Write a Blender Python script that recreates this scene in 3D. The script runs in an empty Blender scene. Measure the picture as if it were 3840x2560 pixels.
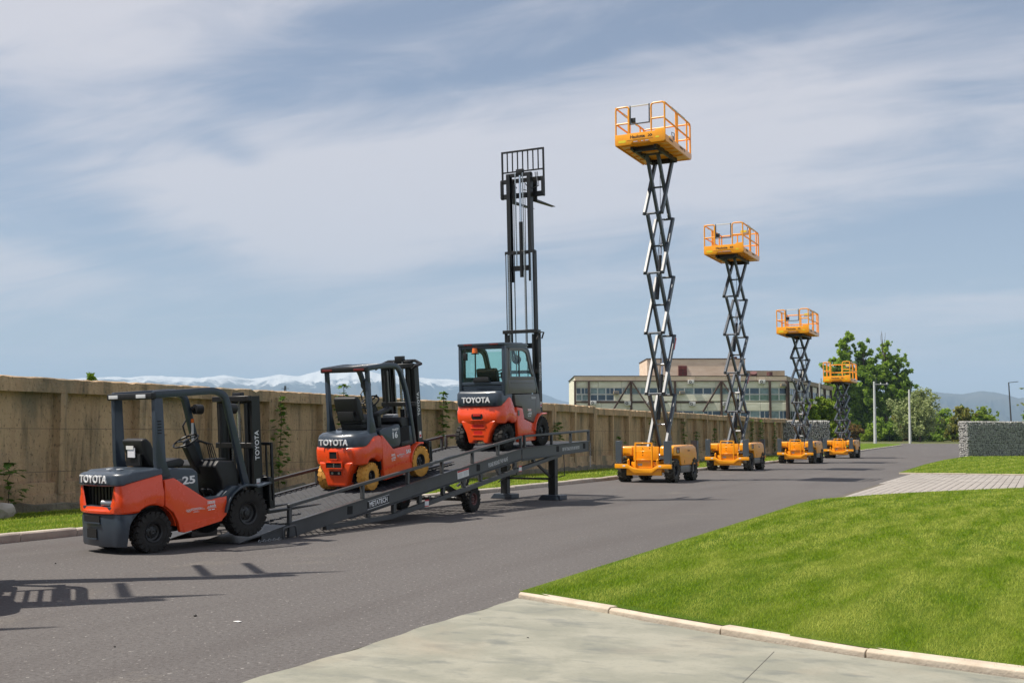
import bpy, bmesh, math, random
import numpy as np
from mathutils import Vector, Matrix
random.seed(11); rng = np.random.default_rng(11)
R = math.radians
sc = bpy.context.scene
C = sc.collection

# ------------------------------------------------------------------ camera, sky, sun, exposure
F_PX, HOR, EYE, YAW = 4100.0, 1630.0, 1.5, R(25.9)     # focal length and horizon in photo pixels (3840 x 2560)
PITCH = math.atan((HOR - 1280) / F_PX)
cam_d = bpy.data.cameras.new('camera'); cam = bpy.data.objects.new('camera', cam_d); C.objects.link(cam)
cam.location = (0, 0, EYE); cam.rotation_euler = (R(90) + PITCH, 0, YAW)
cam_d.sensor_width = 36; cam_d.lens = 36 * F_PX / 3840
cam_d.clip_start = 0.1; cam_d.clip_end = 120000
sc.camera = cam

SUN = Vector((-0.45, -0.33, 1.0)).normalized()          # towards the sun
EL = math.asin(SUN.z); AZ = math.atan2(SUN.x, SUN.y)
w = bpy.data.worlds.new('World'); sc.world = w; w.use_nodes = True
nt = w.node_tree; N = nt.nodes; L = nt.links
for n in list(N): N.remove(n)
def nd(t, **kw):
    n = N.new(t)
    for k, v in kw.items(): setattr(n, k, v)
    return n
sky = nd('ShaderNodeTexSky', sky_type='NISHITA', sun_disc=False)
sky.sun_elevation = EL; sky.sun_rotation = AZ; sky.altitude = 900; sky.air_density = 1.0; sky.dust_density = 1.2; sky.ozone_density = 1.5
tc = nd('ShaderNodeTexCoord'); sep = nd('ShaderNodeSeparateXYZ'); L.new(tc.outputs['Generated'], sep.inputs[0])
def mth(op, a, b=None, **kw):
    n = nd('ShaderNodeMath', operation=op)
    for i, v in enumerate((a, b)):
        if v is None: continue
        if isinstance(v, (int, float)): n.inputs[i].default_value = v
        else: L.new(v, n.inputs[i])
    return n.outputs[0]
zc = mth('ADD', mth('MAXIMUM', sep.outputs[2], 0.0), 0.16)
uu = mth('DIVIDE', sep.outputs[0], zc); vv = mth('DIVIDE', sep.outputs[1], zc)
cmb = nd('ShaderNodeCombineXYZ'); L.new(uu, cmb.inputs[0]); L.new(vv, cmb.inputs[1])
mp = nd('ShaderNodeMapping'); L.new(cmb.outputs[0], mp.inputs[0])
mp.inputs['Rotation'].default_value = (0, 0, R(-40)); mp.inputs['Scale'].default_value = (0.55, 1.25, 1); mp.inputs['Location'].default_value = (3.1, 0.4, 0.0)
n1 = nd('ShaderNodeTexNoise'); n1.inputs['Scale'].default_value = 0.75; n1.inputs['Detail'].default_value = 7; n1.inputs['Roughness'].default_value = 0.55; n1.inputs['Distortion'].default_value = 0.9
L.new(mp.outputs[0], n1.inputs['Vector'])
n2 = nd('ShaderNodeTexNoise'); n2.inputs['Scale'].default_value = 3.4; n2.inputs['Detail'].default_value = 8; n2.inputs['Roughness'].default_value = 0.6; n2.inputs['Distortion'].default_value = 1.2
L.new(mp.outputs[0], n2.inputs['Vector'])
den = mth('ADD', n1.outputs['Fac'], mth('MULTIPLY', mth('SUBTRACT', n2.outputs['Fac'], 0.5), 0.36))
# broad cloud masses and clear gaps, placed by direction over the site: (azimuth left of +Y, elevation, half sizes, tilt, weight), all in degrees
dvec = nd('ShaderNodeVectorMath', operation='NORMALIZE'); L.new(tc.outputs['Generated'], dvec.inputs[0])
for (az_, el_, ra, rb, ti, wt) in ((45.0, 15.5, 13.0, 3.8, -27, 0.12), (31.5, 12.0, 11.5, 5.0, 4, 0.11), (46.0, 9.2, 6.5, 2.6, -8, -0.27), (40.5, 14.2, 1.9, 0.8, -14, -0.16), (49.0, 8.0, 5.0, 1.0, -10, 0.10),
        (37.0, 19.0, 7.0, 1.7, 22, -0.10), (3.0, 12.5, 6.0, 7.0, 0, -0.12), (16.0, 15.5, 8.0, 4.0, 10, 0.07), (28.5, 8.7, 4.5, 0.9, 12, -0.10), (9.0, 17.0, 9.0, 3.0, 25, 0.05)):
    a_, e_ = R(az_), R(el_); c_ = Vector((-math.sin(a_) * math.cos(e_), math.cos(a_) * math.cos(e_), math.sin(e_)))
    r_ = Vector((math.cos(a_), math.sin(a_), 0)); u_ = r_.cross(c_); t1 = r_ * math.cos(R(ti)) + u_ * math.sin(R(ti)); t2 = u_ * math.cos(R(ti)) - r_ * math.sin(R(ti))
    q = []
    for (tv, rad_) in ((t1, ra), (t2, rb)):
        dt = nd('ShaderNodeVectorMath', operation='DOT_PRODUCT'); L.new(dvec.outputs[0], dt.inputs[0]); dt.inputs[1].default_value = tv / R(rad_)
        off = mth('SUBTRACT', dt.outputs['Value'], c_.dot(tv) / R(rad_)); q.append(mth('MULTIPLY', off, off))
    front = nd('ShaderNodeVectorMath', operation='DOT_PRODUCT'); L.new(dvec.outputs[0], front.inputs[0]); front.inputs[1].default_value = c_
    g_ = mth('MULTIPLY', mth('POWER', 2.718, mth('MULTIPLY', mth('ADD', q[0], q[1]), -1.0)), mth('GREATER_THAN', front.outputs['Value'], 0.0))
    den = mth('ADD', den, mth('MULTIPLY', g_, wt))
rmp = nd('ShaderNodeValToRGB'); rmp.color_ramp.interpolation = 'EASE'
rmp.color_ramp.elements[0].position = 0.34; rmp.color_ramp.elements[0].color = (0.18, 0.18, 0.18, 1)
rmp.color_ramp.elements[1].position = 0.66; rmp.color_ramp.elements[1].color = (0.92, 0.92, 0.92, 1)
L.new(den, rmp.inputs[0])
mx = nd('ShaderNodeMix', data_type='RGBA'); L.new(rmp.outputs[0], mx.inputs['Factor'])
L.new(sky.outputs[0], mx.inputs['A']); mx.inputs['B'].default_value = (7.45, 7.2, 7.6, 1)
# paler air towards the horizon, all the way round
hf = mth('MULTIPLY', mth('POWER', 2.718, mth('MULTIPLY', mth('MAXIMUM', sep.outputs[2], 0.0), -11.0)), 0.75)
mxh = nd('ShaderNodeMix', data_type='RGBA'); L.new(hf, mxh.inputs['Factor']); L.new(mx.outputs['Result'], mxh.inputs['A']); mxh.inputs['B'].default_value = (7.2, 6.9, 6.8, 1)
bg = nd('ShaderNodeBackground'); bg.inputs['Strength'].default_value = 0.074
L.new(mxh.outputs['Result'], bg.inputs['Color'])
wo = nd('ShaderNodeOutputWorld'); L.new(bg.outputs[0], wo.inputs['Surface'])

sun_d = bpy.data.lights.new('sun', 'SUN'); sun_d.energy = 4.9; sun_d.angle = R(0.55); sun_d.color = (1.0, 0.925, 0.82)
sun = bpy.data.objects.new('sun', sun_d); C.objects.link(sun)
sun.rotation_euler = SUN.to_track_quat('Z', 'Y').to_euler()
sc.view_settings.view_transform = 'Standard'; sc.view_settings.look = 'None'
sc.view_settings.exposure = 0.45; sc.view_settings.gamma = 1.0; sc.view_settings.use_curve_mapping = False

HAZE = 9.0e-5
# pixel helpers: a pixel is only a direction, the distance comes from what the thing stands on or against
_fw = Vector((-math.sin(YAW) * math.cos(PITCH), math.cos(YAW) * math.cos(PITCH), math.sin(PITCH)))
_rt = Vector((math.cos(YAW), math.sin(YAW), 0)); _up = _rt.cross(_fw)
def ray(px, py): return _fw + _rt * ((px - 1920) / F_PX) - _up * ((py - 1280) / F_PX)
def on_ground(px, py, z=0.0):
    d = ray(px, py); return Vector((0, 0, EYE)) + d * ((z - EYE) / d.z)
def at_dist(px, py, dist):
    d = ray(px, py); h = math.hypot(d.x, d.y); return Vector((0, 0, EYE)) + d * (dist / h)

# ------------------------------------------------------------------ materials
MT = {}
def mat(name, col, rough=0.5, metal=0.0, var=0.0, scale=4.0, bump=0.0, bscale=80.0, coat=0.0, stretch=None, col2=None, spec=0.5, detail=5, rvar=0.0):
    m = bpy.data.materials.new(name); m.use_nodes = True; t = m.node_tree; b = t.nodes['Principled BSDF']
    b.inputs['Base Color'].default_value = (*col, 1); b.inputs['Roughness'].default_value = rough; b.inputs['Metallic'].default_value = metal
    b.inputs['Coat Weight'].default_value = coat; b.inputs['Coat Roughness'].default_value = 0.06; b.inputs['Specular IOR Level'].default_value = spec
    tcx = t.nodes.new('ShaderNodeTexCoord'); vec = tcx.outputs['Object']
    if stretch:
        mpx = t.nodes.new('ShaderNodeMapping'); mpx.inputs['Scale'].default_value = stretch; t.links.new(vec, mpx.inputs[0]); vec = mpx.outputs[0]
    if var or col2:
        nz = t.nodes.new('ShaderNodeTexNoise'); nz.inputs['Scale'].default_value = scale; nz.inputs['Detail'].default_value = detail; nz.inputs['Roughness'].default_value = 0.6
        t.links.new(vec, nz.inputs['Vector'])
        rp = t.nodes.new('ShaderNodeValToRGB'); rp.color_ramp.elements[0].position = 0.32; rp.color_ramp.elements[1].position = 0.68
        c2 = col2 or tuple(min(1, c * (1 + var)) for c in col); c1 = col if col2 else tuple(c * (1 - var) for c in col)
        rp.color_ramp.elements[0].color = (*c1, 1); rp.color_ramp.elements[1].color = (*c2, 1)
        t.links.new(nz.outputs['Fac'], rp.inputs[0]); t.links.new(rp.outputs[0], b.inputs['Base Color'])
        if rvar:
            mr = t.nodes.new('ShaderNodeMapRange'); mr.inputs['To Min'].default_value = max(0.02, rough - rvar); mr.inputs['To Max'].default_value = min(1, rough + rvar)
            t.links.new(nz.outputs['Fac'], mr.inputs['Value']); t.links.new(mr.outputs[0], b.inputs['Roughness'])
    if bump:
        nb = t.nodes.new('ShaderNodeTexNoise'); nb.inputs['Scale'].default_value = bscale; nb.inputs['Detail'].default_value = 4
        t.links.new(vec, nb.inputs['Vector'])
        bp = t.nodes.new('ShaderNodeBump'); bp.inputs['Strength'].default_value = bump; bp.inputs['Distance'].default_value = 0.02
        t.links.new(nb.outputs['Fac'], bp.inputs['Height']); t.links.new(bp.outputs[0], b.inputs['Normal'])
    MT[name] = m
    return m
mat('orange', (0.80, 0.070, 0.012), 0.28, var=0.05, scale=2.5, coat=0.5, rvar=0.06)
mat('slate', (0.033, 0.046, 0.064), 0.34, var=0.10, scale=3, coat=0.22, rvar=0.08)
mat('dark_metal', (0.010, 0.010, 0.011), 0.42, var=0.2, scale=9, rvar=0.1)
mat('black_plastic', (0.008, 0.008, 0.009), 0.5, var=0.2, scale=12, bump=0.05, bscale=400)
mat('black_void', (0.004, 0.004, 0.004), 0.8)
mat('seat_vinyl', (0.014, 0.014, 0.015), 0.5, bump=0.1, bscale=250)
mat('tyre', (0.016, 0.0145, 0.013), 0.85, var=0.35, scale=14, bump=0.25, bscale=120)
mat('tyre_tan', (0.64, 0.31, 0.05), 0.75, var=0.18, scale=7, bump=0.2, bscale=120)
mat('tyre_mud', (0.055, 0.050, 0.038), 0.9, var=0.5, scale=9, bump=0.3, bscale=90)
mat('rim', (0.016, 0.016, 0.017), 0.4, var=0.2, scale=10)
mat('chrome', (0.75, 0.76, 0.78), 0.12, metal=1.0)
mat('steel', (0.42, 0.43, 0.44), 0.35, metal=0.9, var=0.1)
mat('white_paint', (0.80, 0.80, 0.78), 0.45, var=0.03)
mat('letter_white', (0.78, 0.79, 0.80), 0.35)
mat('lamp_glass', (0.62, 0.64, 0.66), 0.15, coat=0.4)
mat('red_plastic', (0.55, 0.02, 0.015), 0.3, coat=0.3)
mat('amber', (0.85, 0.16, 0.01), 0.25, coat=0.4)
mat('cab_grey', (0.115, 0.108, 0.100), 0.40, var=0.06, scale=3, coat=0.15)
mat('ramp_grey', (0.054, 0.056, 0.058), 0.42, var=0.18, scale=3, bump=0.05, bscale=200, rvar=0.1)
mat('tail_lamp', (0.16, 0.025, 0.025), 0.25, coat=0.3)
mat('deck_steel', (0.044, 0.046, 0.052), 0.62, spec=0.25, var=0.35, scale=5, rvar=0.12)
mat('tread_plate', (0.055, 0.058, 0.062), 0.35, metal=0.0, var=0.3, scale=6, bump=0.3, bscale=45, rvar=0.1)
mat('lift_yellow', (0.90, 0.355, 0.006), 0.34, var=0.05, scale=3, coat=0.3, rvar=0.06)
mat('lift_grey', (0.060, 0.072, 0.086), 0.38, var=0.1, scale=4, coat=0.2)
mat('scissor_steel', (0.060, 0.071, 0.088), 0.40, var=0.12, scale=3, coat=0.0, rvar=0.08)
mat('label_yellow', (0.75, 0.60, 0.02), 0.5)
mat('label_white', (0.72, 0.72, 0.70), 0.5)
mat('label_red', (0.55, 0.03, 0.04), 0.5)
mat('label_grey', (0.35, 0.36, 0.38), 0.5)
mat('ink', (0.012, 0.012, 0.012), 0.6)
mat('wrap', (0.62, 0.55, 0.48), 0.25, var=0.15, scale=12, bump=0.5, bscale=30)
mat('blue_hose', (0.02, 0.07, 0.22), 0.5)
mat('paper', (0.70, 0.70, 0.74), 0.7)
mat('kerb_stone', (0.40, 0.33, 0.25), 0.85, col2=(0.55, 0.48, 0.385), scale=3.0, bump=0.25, bscale=40)
mat('kerb_grey', (0.36, 0.31, 0.26), 0.9, col2=(0.52, 0.46, 0.39), scale=2.5, bump=0.3, bscale=40)
mat('gabion_stone', (0.20, 0.20, 0.20), 0.85, col2=(0.58, 0.57, 0.54), scale=6, bump=0.4, bscale=25)
mat('wire', (0.30, 0.30, 0.30), 0.45, metal=0.6)
mat('bark', (0.10, 0.075, 0.055), 0.9, var=0.4, scale=10, bump=0.6, bscale=20, stretch=(1, 1, 0.3))
mat('pole_white', (0.55, 0.56, 0.55), 0.6, var=0.12, scale=3)
mat('pole_concrete', (0.40, 0.40, 0.38), 0.8, var=0.15, scale=5)
mat('pole_dark', (0.05, 0.055, 0.06), 0.5)
mat('rock', (0.30, 0.27, 0.22), 0.9, col2=(0.50, 0.46, 0.40), scale=2.5, bump=0.6, bscale=12)
mat('bricks_tan', (0.68, 0.52, 0.38), 0.9, col2=(0.84, 0.68, 0.52), scale=1.2, bump=0.2, bscale=20, stretch=(0.5, 1, 1.8))
mat('wall_brown', (0.30, 0.24, 0.17), 0.9, col2=(0.38, 0.31, 0.22), scale=0.8)
mat('panel_pale', (0.60, 0.59, 0.47), 0.9, col2=(0.80, 0.79, 0.66), scale=0.9, bump=0.2, bscale=9, stretch=(0.6, 1, 2.2))
mat('rust_steel', (0.075, 0.045, 0.036), 0.7, var=0.3, scale=2)
mat('window_frame', (0.62, 0.63, 0.62), 0.5)
mat('pane', (0.045, 0.075, 0.105), 0.06, var=0.45, scale=0.7, spec=0.8)
mat('pane_pale', (0.20, 0.27, 0.27), 0.10, var=0.35, scale=1.4, spec=0.7)
mat('pane_green', (0.22, 0.33, 0.25), 0.12, col2=(0.10, 0.16, 0.11), scale=1.6, spec=0.7)
mat('ac_white', (0.62, 0.62, 0.60), 0.5, var=0.06)
mat('ac_fan', (0.14, 0.14, 0.14), 0.6)
mat('red_shutter', (0.16, 0.035, 0.030), 0.7, var=0.2, scale=2)
mat('vent_rust', (0.13, 0.055, 0.05), 0.7, var=0.2)

def leafmat(name, c1, c2, trans=0.35, rough=0.5):
    m = bpy.data.materials.new(name); m.use_nodes = True; t = m.node_tree; b = t.nodes['Principled BSDF']
    g = t.nodes.new('ShaderNodeNewGeometry'); rp = t.nodes.new('ShaderNodeValToRGB')
    rp.color_ramp.elements[0].color = (*c1, 1); rp.color_ramp.elements[1].color = (*c2, 1)
    t.links.new(g.outputs['Random Per Island'], rp.inputs[0]); t.links.new(rp.outputs[0], b.inputs['Base Color'])
    b.inputs['Roughness'].default_value = rough; b.inputs['Specular IOR Level'].default_value = 0.3
    tr = t.nodes.new('ShaderNodeBsdfTranslucent'); t.links.new(rp.outputs[0], tr.inputs['Color'])
    mxs = t.nodes.new('ShaderNodeMixShader'); mxs.inputs[0].default_value = trans
    t.links.new(b.outputs[0], mxs.inputs[1]); t.links.new(tr.outputs[0], mxs.inputs[2])
    t.links.new(mxs.outputs[0], t.nodes['Material Output'].inputs['Surface'])
    MT[name] = m
leafmat('leaf_poplar', (0.17, 0.29, 0.026), (0.38, 0.52, 0.075), 0.5)
leafmat('leaf_dark', (0.12, 0.22, 0.022), (0.27, 0.40, 0.050), 0.5)
leafmat('leaf_lime', (0.13, 0.22, 0.018), (0.30, 0.39, 0.035), 0.45)
leafmat('leaf_willow', (0.14, 0.175, 0.022), (0.31, 0.28, 0.060))
leafmat('leaf_silver', (0.20, 0.26, 0.09), (0.36, 0.40, 0.17))
leafmat('leaf_red', (0.22, 0.09, 0.03), (0.16, 0.17, 0.03))
leafmat('leaf_vine', (0.060, 0.13, 0.018), (0.15, 0.25, 0.035))
leafmat('leaf_bright', (0.12, 0.22, 0.015), (0.24, 0.36, 0.03))

def glassmat(name, tint, mixf, rough=0.03):
    m = bpy.data.materials.new(name); m.use_nodes = True; t = m.node_tree
    for n in list(t.nodes): t.nodes.remove(n)
    o = t.nodes.new('ShaderNodeOutputMaterial'); tr = t.nodes.new('ShaderNodeBsdfTransparent'); tr.inputs[0].default_value = (*tint, 1)
    gl = t.nodes.new('ShaderNodeBsdfGlossy'); gl.inputs['Roughness'].default_value = rough; gl.inputs['Color'].default_value = (0.9, 0.95, 0.95, 1)
    fr = t.nodes.new('ShaderNodeLayerWeight'); fr.inputs['Blend'].default_value = 0.5
    pw_ = t.nodes.new('ShaderNodeMath'); pw_.operation = 'POWER'; pw_.inputs[1].default_value = 4.0; t.links.new(fr.outputs['Facing'], pw_.inputs[0])
    ad = t.nodes.new('ShaderNodeMath'); ad.operation = 'MULTIPLY_ADD'; ad.inputs[1].default_value = 0.5; ad.inputs[2].default_value = 0.025 + mixf; t.links.new(pw_.outputs[0], ad.inputs[0])
    mxs = t.nodes.new('ShaderNodeMixShader'); t.links.new(ad.outputs[0], mxs.inputs[0]); t.links.new(tr.outputs[0], mxs.inputs[1]); t.links.new(gl.outputs[0], mxs.inputs[2])
    t.links.new(mxs.outputs[0], o.inputs['Surface']); MT[name] = m
glassmat('cab_glass', (0.84, 0.955, 0.925), 0.0)

# ------------------------------------------------------------------ mesh builder
class MB:
    def __init__(s): s.v = []; s.f = []
    def add(s, V, Fc):
        o = len(s.v); s.v += [tuple(p) for p in V]; s.f += [tuple(i + o for i in q) for q in Fc]; return s
    def b2(s, x0, x1, y0, y1, z0, z1):
        V = [(x, y, z) for z in (z0, z1) for y in (y0, y1) for x in (x0, x1)]
        return s.add(V, [(0, 2, 3, 1), (4, 5, 7, 6), (0, 1, 5, 4), (2, 6, 7, 3), (0, 4, 6, 2), (1, 3, 7, 5)])
    def box(s, c, d): return s.b2(c[0] - d[0] / 2, c[0] + d[0] / 2, c[1] - d[1] / 2, c[1] + d[1] / 2, c[2] - d[2] / 2, c[2] + d[2] / 2)
    def mbox(s, M, d):
        V = [M @ Vector((x * d[0] / 2, y * d[1] / 2, z * d[2] / 2)) for z in (-1, 1) for y in (-1, 1) for x in (-1, 1)]
        return s.add(V, [(0, 2, 3, 1), (4, 5, 7, 6), (0, 1, 5, 4), (2, 6, 7, 3), (0, 4, 6, 2), (1, 3, 7, 5)])
    def bar(s, p0, p1, wd, ht, up=(0, 0, 1)):
        p0 = Vector(p0); p1 = Vector(p1); a = (p1 - p0).normalized(); u = Vector(up)
        sd = a.cross(u)
        if sd.length < 1e-4: sd = a.cross(Vector((1, 0, 0)))
        sd.normalize(); u = sd.cross(a)
        V = []
        for p in (p0, p1):
            for i, j in ((-1, -1), (1, -1), (1, 1), (-1, 1)): V.append(p + sd * (i * wd / 2) + u * (j * ht / 2))
        return s.add(V, [(3, 2, 1, 0), (4, 5, 6, 7), (0, 1, 5, 4), (1, 2, 6, 5), (2, 3, 7, 6), (3, 0, 4, 7)])
    def cyl(s, p0, p1, r, n=12, r1=None):
        p0 = Vector(p0); p1 = Vector(p1); a = (p1 - p0).normalized(); r1 = r if r1 is None else r1
        q = a.orthogonal().normalized(); t = a.cross(q); V = []
        for p, rr in ((p0, r), (p1, r1)):
            for k in range(n):
                th = 2 * math.pi * k / n; V.append(p + q * (rr * math.cos(th)) + t * (rr * math.sin(th)))
        Fc = [(k, (k + 1) % n, n + (k + 1) % n, n + k) for k in range(n)] + [tuple(reversed(range(n))), tuple(range(n, 2 * n))]
        return s.add(V, Fc)
    def tube(s, pts, r, n=8, closed=False, rs=None):
        P = [Vector(p) for p in pts]; m = len(P); V = []
        t0 = (P[1] - P[0]).normalized(); q = t0.orthogonal().normalized(); prev = t0
        for i in range(m):
            if closed: t = (P[(i + 1) % m] - P[i - 1]).normalized()
            elif i == 0: t = t0
            elif i == m - 1: t = (P[-1] - P[-2]).normalized()
            else: t = ((P[i + 1] - P[i]).normalized() + (P[i] - P[i - 1]).normalized()).normalized()
            q = (prev.rotation_difference(t) @ q); q = (q - t * q.dot(t)).normalized(); prev = t
            b = t.cross(q); rr = rs[i] if rs else r
            for k in range(n):
                th = 2 * math.pi * k / n; V.append(P[i] + q * (rr * math.cos(th)) + b * (rr * math.sin(th)))
        Fc = []
        for i in range(m if closed else m - 1):
            j = (i + 1) % m
            for k in range(n): Fc.append((i * n + k, i * n + (k + 1) % n, j * n + (k + 1) % n, j * n + k))
        if not closed: Fc += [tuple(reversed(range(n))), tuple(range((m - 1) * n, m * n))]
        return s.add(V, Fc)
    def prism(s, poly, a, b, axis='x'):
        mk = {'x': lambda p, t: (t, p[0], p[1]), 'y': lambda p, t: (p[0], t, p[1]), 'z': lambda p, t: (p[0], p[1], t)}[axis]
        n = len(poly); V = [mk(p, a) for p in poly] + [mk(p, b) for p in poly]
        return s.add(V, [tuple(range(n)), tuple(reversed(range(n, 2 * n)))] + [(k, n + k, n + (k + 1) % n, (k + 1) % n) for k in range(n)])
    def ribbon(s, path, t, a, b, axis='x'):
        P = [Vector((p[0], p[1])) for p in path]; m = len(P); o = []; i_ = []
        for k in range(m):
            if k == 0: d = P[1] - P[0]
            elif k == m - 1: d = P[-1] - P[-2]
            else: d = (P[k + 1] - P[k]).normalized() + (P[k] - P[k - 1]).normalized()
            d.normalize(); nn = Vector((-d.y, d.x))
            o.append(P[k] + nn * t / 2); i_.append(P[k] - nn * t / 2)
        mk = {'x': lambda p, q: (q, p[0], p[1]), 'y': lambda p, q: (p[0], q, p[1]), 'z': lambda p, q: (p[0], p[1], q)}[axis]
        V = []
        for k in range(m): V += [mk(o[k], a), mk(i_[k], a), mk(i_[k], b), mk(o[k], b)]
        Fc = [(0, 1, 2, 3), tuple(4 * (m - 1) + q for q in (3, 2, 1, 0))]
        for k in range(m - 1):
            for q in range(4): Fc.append((4 * k + q, 4 * k + 4 + q, 4 * k + 4 + (q + 1) % 4, 4 * k + (q + 1) % 4))
        return s.add(V, Fc)
    def lathe(s, prof, c, n=32, closed=True):
        # profile (x offset, radius) spun round the local x axis through c
        V = []; m = len(prof)
        for k in range(n):
            th = 2 * math.pi * k / n
            for (x, r) in prof: V.append((c[0] + x, c[1] + r * math.cos(th), c[2] + r * math.sin(th)))
        Fc = []
        for k in range(n):
            j = (k + 1) % n
            for i in range(m if closed else m - 1): Fc.append((k * m + i, j * m + i, j * m + (i + 1) % m, k * m + (i + 1) % m))
        return s.add(V, Fc)
    def build(s, name, material, parent=None, bev=0.0, seg=2, smooth=True, ang=38):
        me = bpy.data.meshes.new(name); me.from_pydata(s.v, [], s.f)
        bm = bmesh.new(); bm.from_mesh(me)
        bmesh.ops.recalc_face_normals(bm, faces=bm.faces)
        if bev:
            ed = [e for e in bm.edges if len(e.link_faces) == 2 and e.calc_face_angle(0) > R(28)]
            bmesh.ops.bevel(bm, geom=ed, offset=bev, segments=seg, profile=0.6, affect='EDGES', clamp_overlap=True)
        bm.to_mesh(me); bm.free()
        if smooth:
            me.polygons.foreach_set('use_smooth', [True] * len(me.polygons)); me.set_sharp_from_angle(angle=R(ang))
        me.materials.append(MT[material])
        return link(name, me, parent)
def link(name, me, parent=None):
    o = bpy.data.objects.new(name, me); C.objects.link(o)
    if parent: o.parent = parent
    return o
def tag(o, label, cat, group=None):
    o['label'] = label; o['category'] = cat
    if group: o['group'] = group
    return o
def thing(name, label, cat, loc=(0, 0, 0), rz=0.0, group=None):
    o = bpy.data.objects.new(name, None); C.objects.link(o); o.location = loc; o.rotation_euler = (0, 0, rz); o.empty_display_size = 0.3
    return tag(o, label, cat, group)
def struct(o): o['kind'] = 'structure'; return o
def stuff(o): o['kind'] = 'stuff'; return o
def raw_mesh(name, V, Fq, material, parent=None, smooth=False):
    me = bpy.data.meshes.new(name); V = np.asarray(V, np.float32); Fq = np.asarray(Fq, np.int32); k = Fq.shape[1]; n = len(Fq)
    me.vertices.add(len(V)); me.vertices.foreach_set('co', V.ravel())
    me.loops.add(n * k); me.loops.foreach_set('vertex_index', Fq.ravel())
    me.polygons.add(n); me.polygons.foreach_set('loop_start', np.arange(0, n * k, k, dtype=np.int32))
    if smooth: me.polygons.foreach_set('use_smooth', np.ones(n, bool))
    me.update(calc_edges=True); me.materials.append(MT[material])
    return link(name, me, parent)
def text(body, size, org, xdir, updir, material, parent, name='lettering', bold=0.0, shear=0.0, xs=1.0, depth=0.003, align='CENTER', sp=1.0):
    cu = bpy.data.curves.new('lettering', 'FONT'); cu.body = body; cu.size = size; cu.align_x = align; cu.align_y = 'CENTER'
    cu.offset = bold * size; cu.shear = shear; cu.extrude = depth; cu.resolution_u = 3; cu.space_character = sp
    to = bpy.data.objects.new('lettering', cu); C.objects.link(to)
    me = bpy.data.meshes.new_from_object(to.evaluated_get(bpy.context.evaluated_depsgraph_get()))
    bpy.data.objects.remove(to); me.materials.clear(); me.materials.append(MT[material])
    x = Vector(xdir).normalized(); u = Vector(updir); u = (u - x * u.dot(x)).normalized(); nrm = x.cross(u)
    M = Matrix((( x.x * xs, u.x, nrm.x, org[0]), (x.y * xs, u.y, nrm.y, org[1]), (x.z * xs, u.z, nrm.z, org[2]), (0, 0, 0, 1)))
    me.transform(M)
    return link(name, me, parent)
def copy_tree(o, parent=None):
    c = o.copy(); C.objects.link(c); c.parent = parent
    for ch in list(o.children): copy_tree(ch, c)
    return c

# ------------------------------------------------------------------ surface materials of the setting
def layered(name, base, layers, rough=0.9, bump=None, spec=0.3, coords='Object'):
    """base colour, then noise layers: (scale, stretch, lo, hi, colour, amount, detail, distortion)"""
    m = bpy.data.materials.new(name); m.use_nodes = True; t = m.node_tree; b = t.nodes['Principled BSDF']
    b.inputs['Roughness'].default_value = rough; b.inputs['Specular IOR Level'].default_value = spec
    g = t.nodes.new('ShaderNodeTexCoord').outputs[coords]; cur = None
    for (scl, stre, lo, hi, col, amt, det, dis) in layers:
        mpx = t.nodes.new('ShaderNodeMapping'); mpx.inputs['Scale'].default_value = stre[:3]
        if len(stre) > 3: mpx.inputs['Rotation'].default_value = (0, 0, stre[3])
        mpx.inputs['Location'].default_value = (scl * 1.7, scl * 0.6, 0); t.links.new(g, mpx.inputs[0])
        nz = t.nodes.new('ShaderNodeTexNoise'); nz.inputs['Scale'].default_value = scl; nz.inputs['Detail'].default_value = det; nz.inputs['Distortion'].default_value = dis; nz.inputs['Roughness'].default_value = 0.6
        t.links.new(mpx.outputs[0], nz.inputs['Vector'])
        mr = t.nodes.new('ShaderNodeMapRange'); mr.inputs['From Min'].default_value = lo; mr.inputs['From Max'].default_value = hi; mr.inputs['To Max'].default_value = amt
        t.links.new(nz.outputs['Fac'], mr.inputs['Value'])
        mxr = t.nodes.new('ShaderNodeMix'); mxr.data_type = 'RGBA'; t.links.new(mr.outputs[0], mxr.inputs['Factor'])
        if cur is None: mxr.inputs['A'].default_value = (*base, 1)
        else: t.links.new(cur, mxr.inputs['A'])
        mxr.inputs['B'].default_value = (*col, 1); cur = mxr.outputs['Result']
    t.links.new(cur, b.inputs['Base Color'])
    if bump:
        nb = t.nodes.new('ShaderNodeTexNoise'); nb.inputs['Scale'].default_value = bump[0]; nb.inputs['Detail'].default_value = 5; t.links.new(g, nb.inputs['Vector'])
        bp = t.nodes.new('ShaderNodeBump'); bp.inputs['Strength'].default_value = bump[1]; bp.inputs['Distance'].default_value = bump[2]
        t.links.new(nb.outputs['Fac'], bp.inputs['Height']); t.links.new(bp.outputs[0], b.inputs['Normal'])
    MT[name] = m
layered('asphalt', (0.104, 0.097, 0.094), [
    (0.25, (1, 0.35, 1), 0.35, 0.7, (0.126, 0.117, 0.113), 1, 5, 0.5), (1.4, (1, 0.10, 1), 0.46, 0.70, (0.095, 0.086, 0.083), 0.8, 5, 0.3), (0.6, (1, 0.5, 1), 0.60, 0.70, (0.165, 0.150, 0.132), 0.6, 6, 0.8),
    (28, (1, 1, 1), 0.46, 0.66, (0.070, 0.063, 0.060), 0.75, 3, 0), (24, (1.1, 0.9, 1), 0.66, 0.71, (0.36, 0.34, 0.32), 0.65, 2, 0)], 0.88, (60, 0.6, 0.012))
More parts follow.
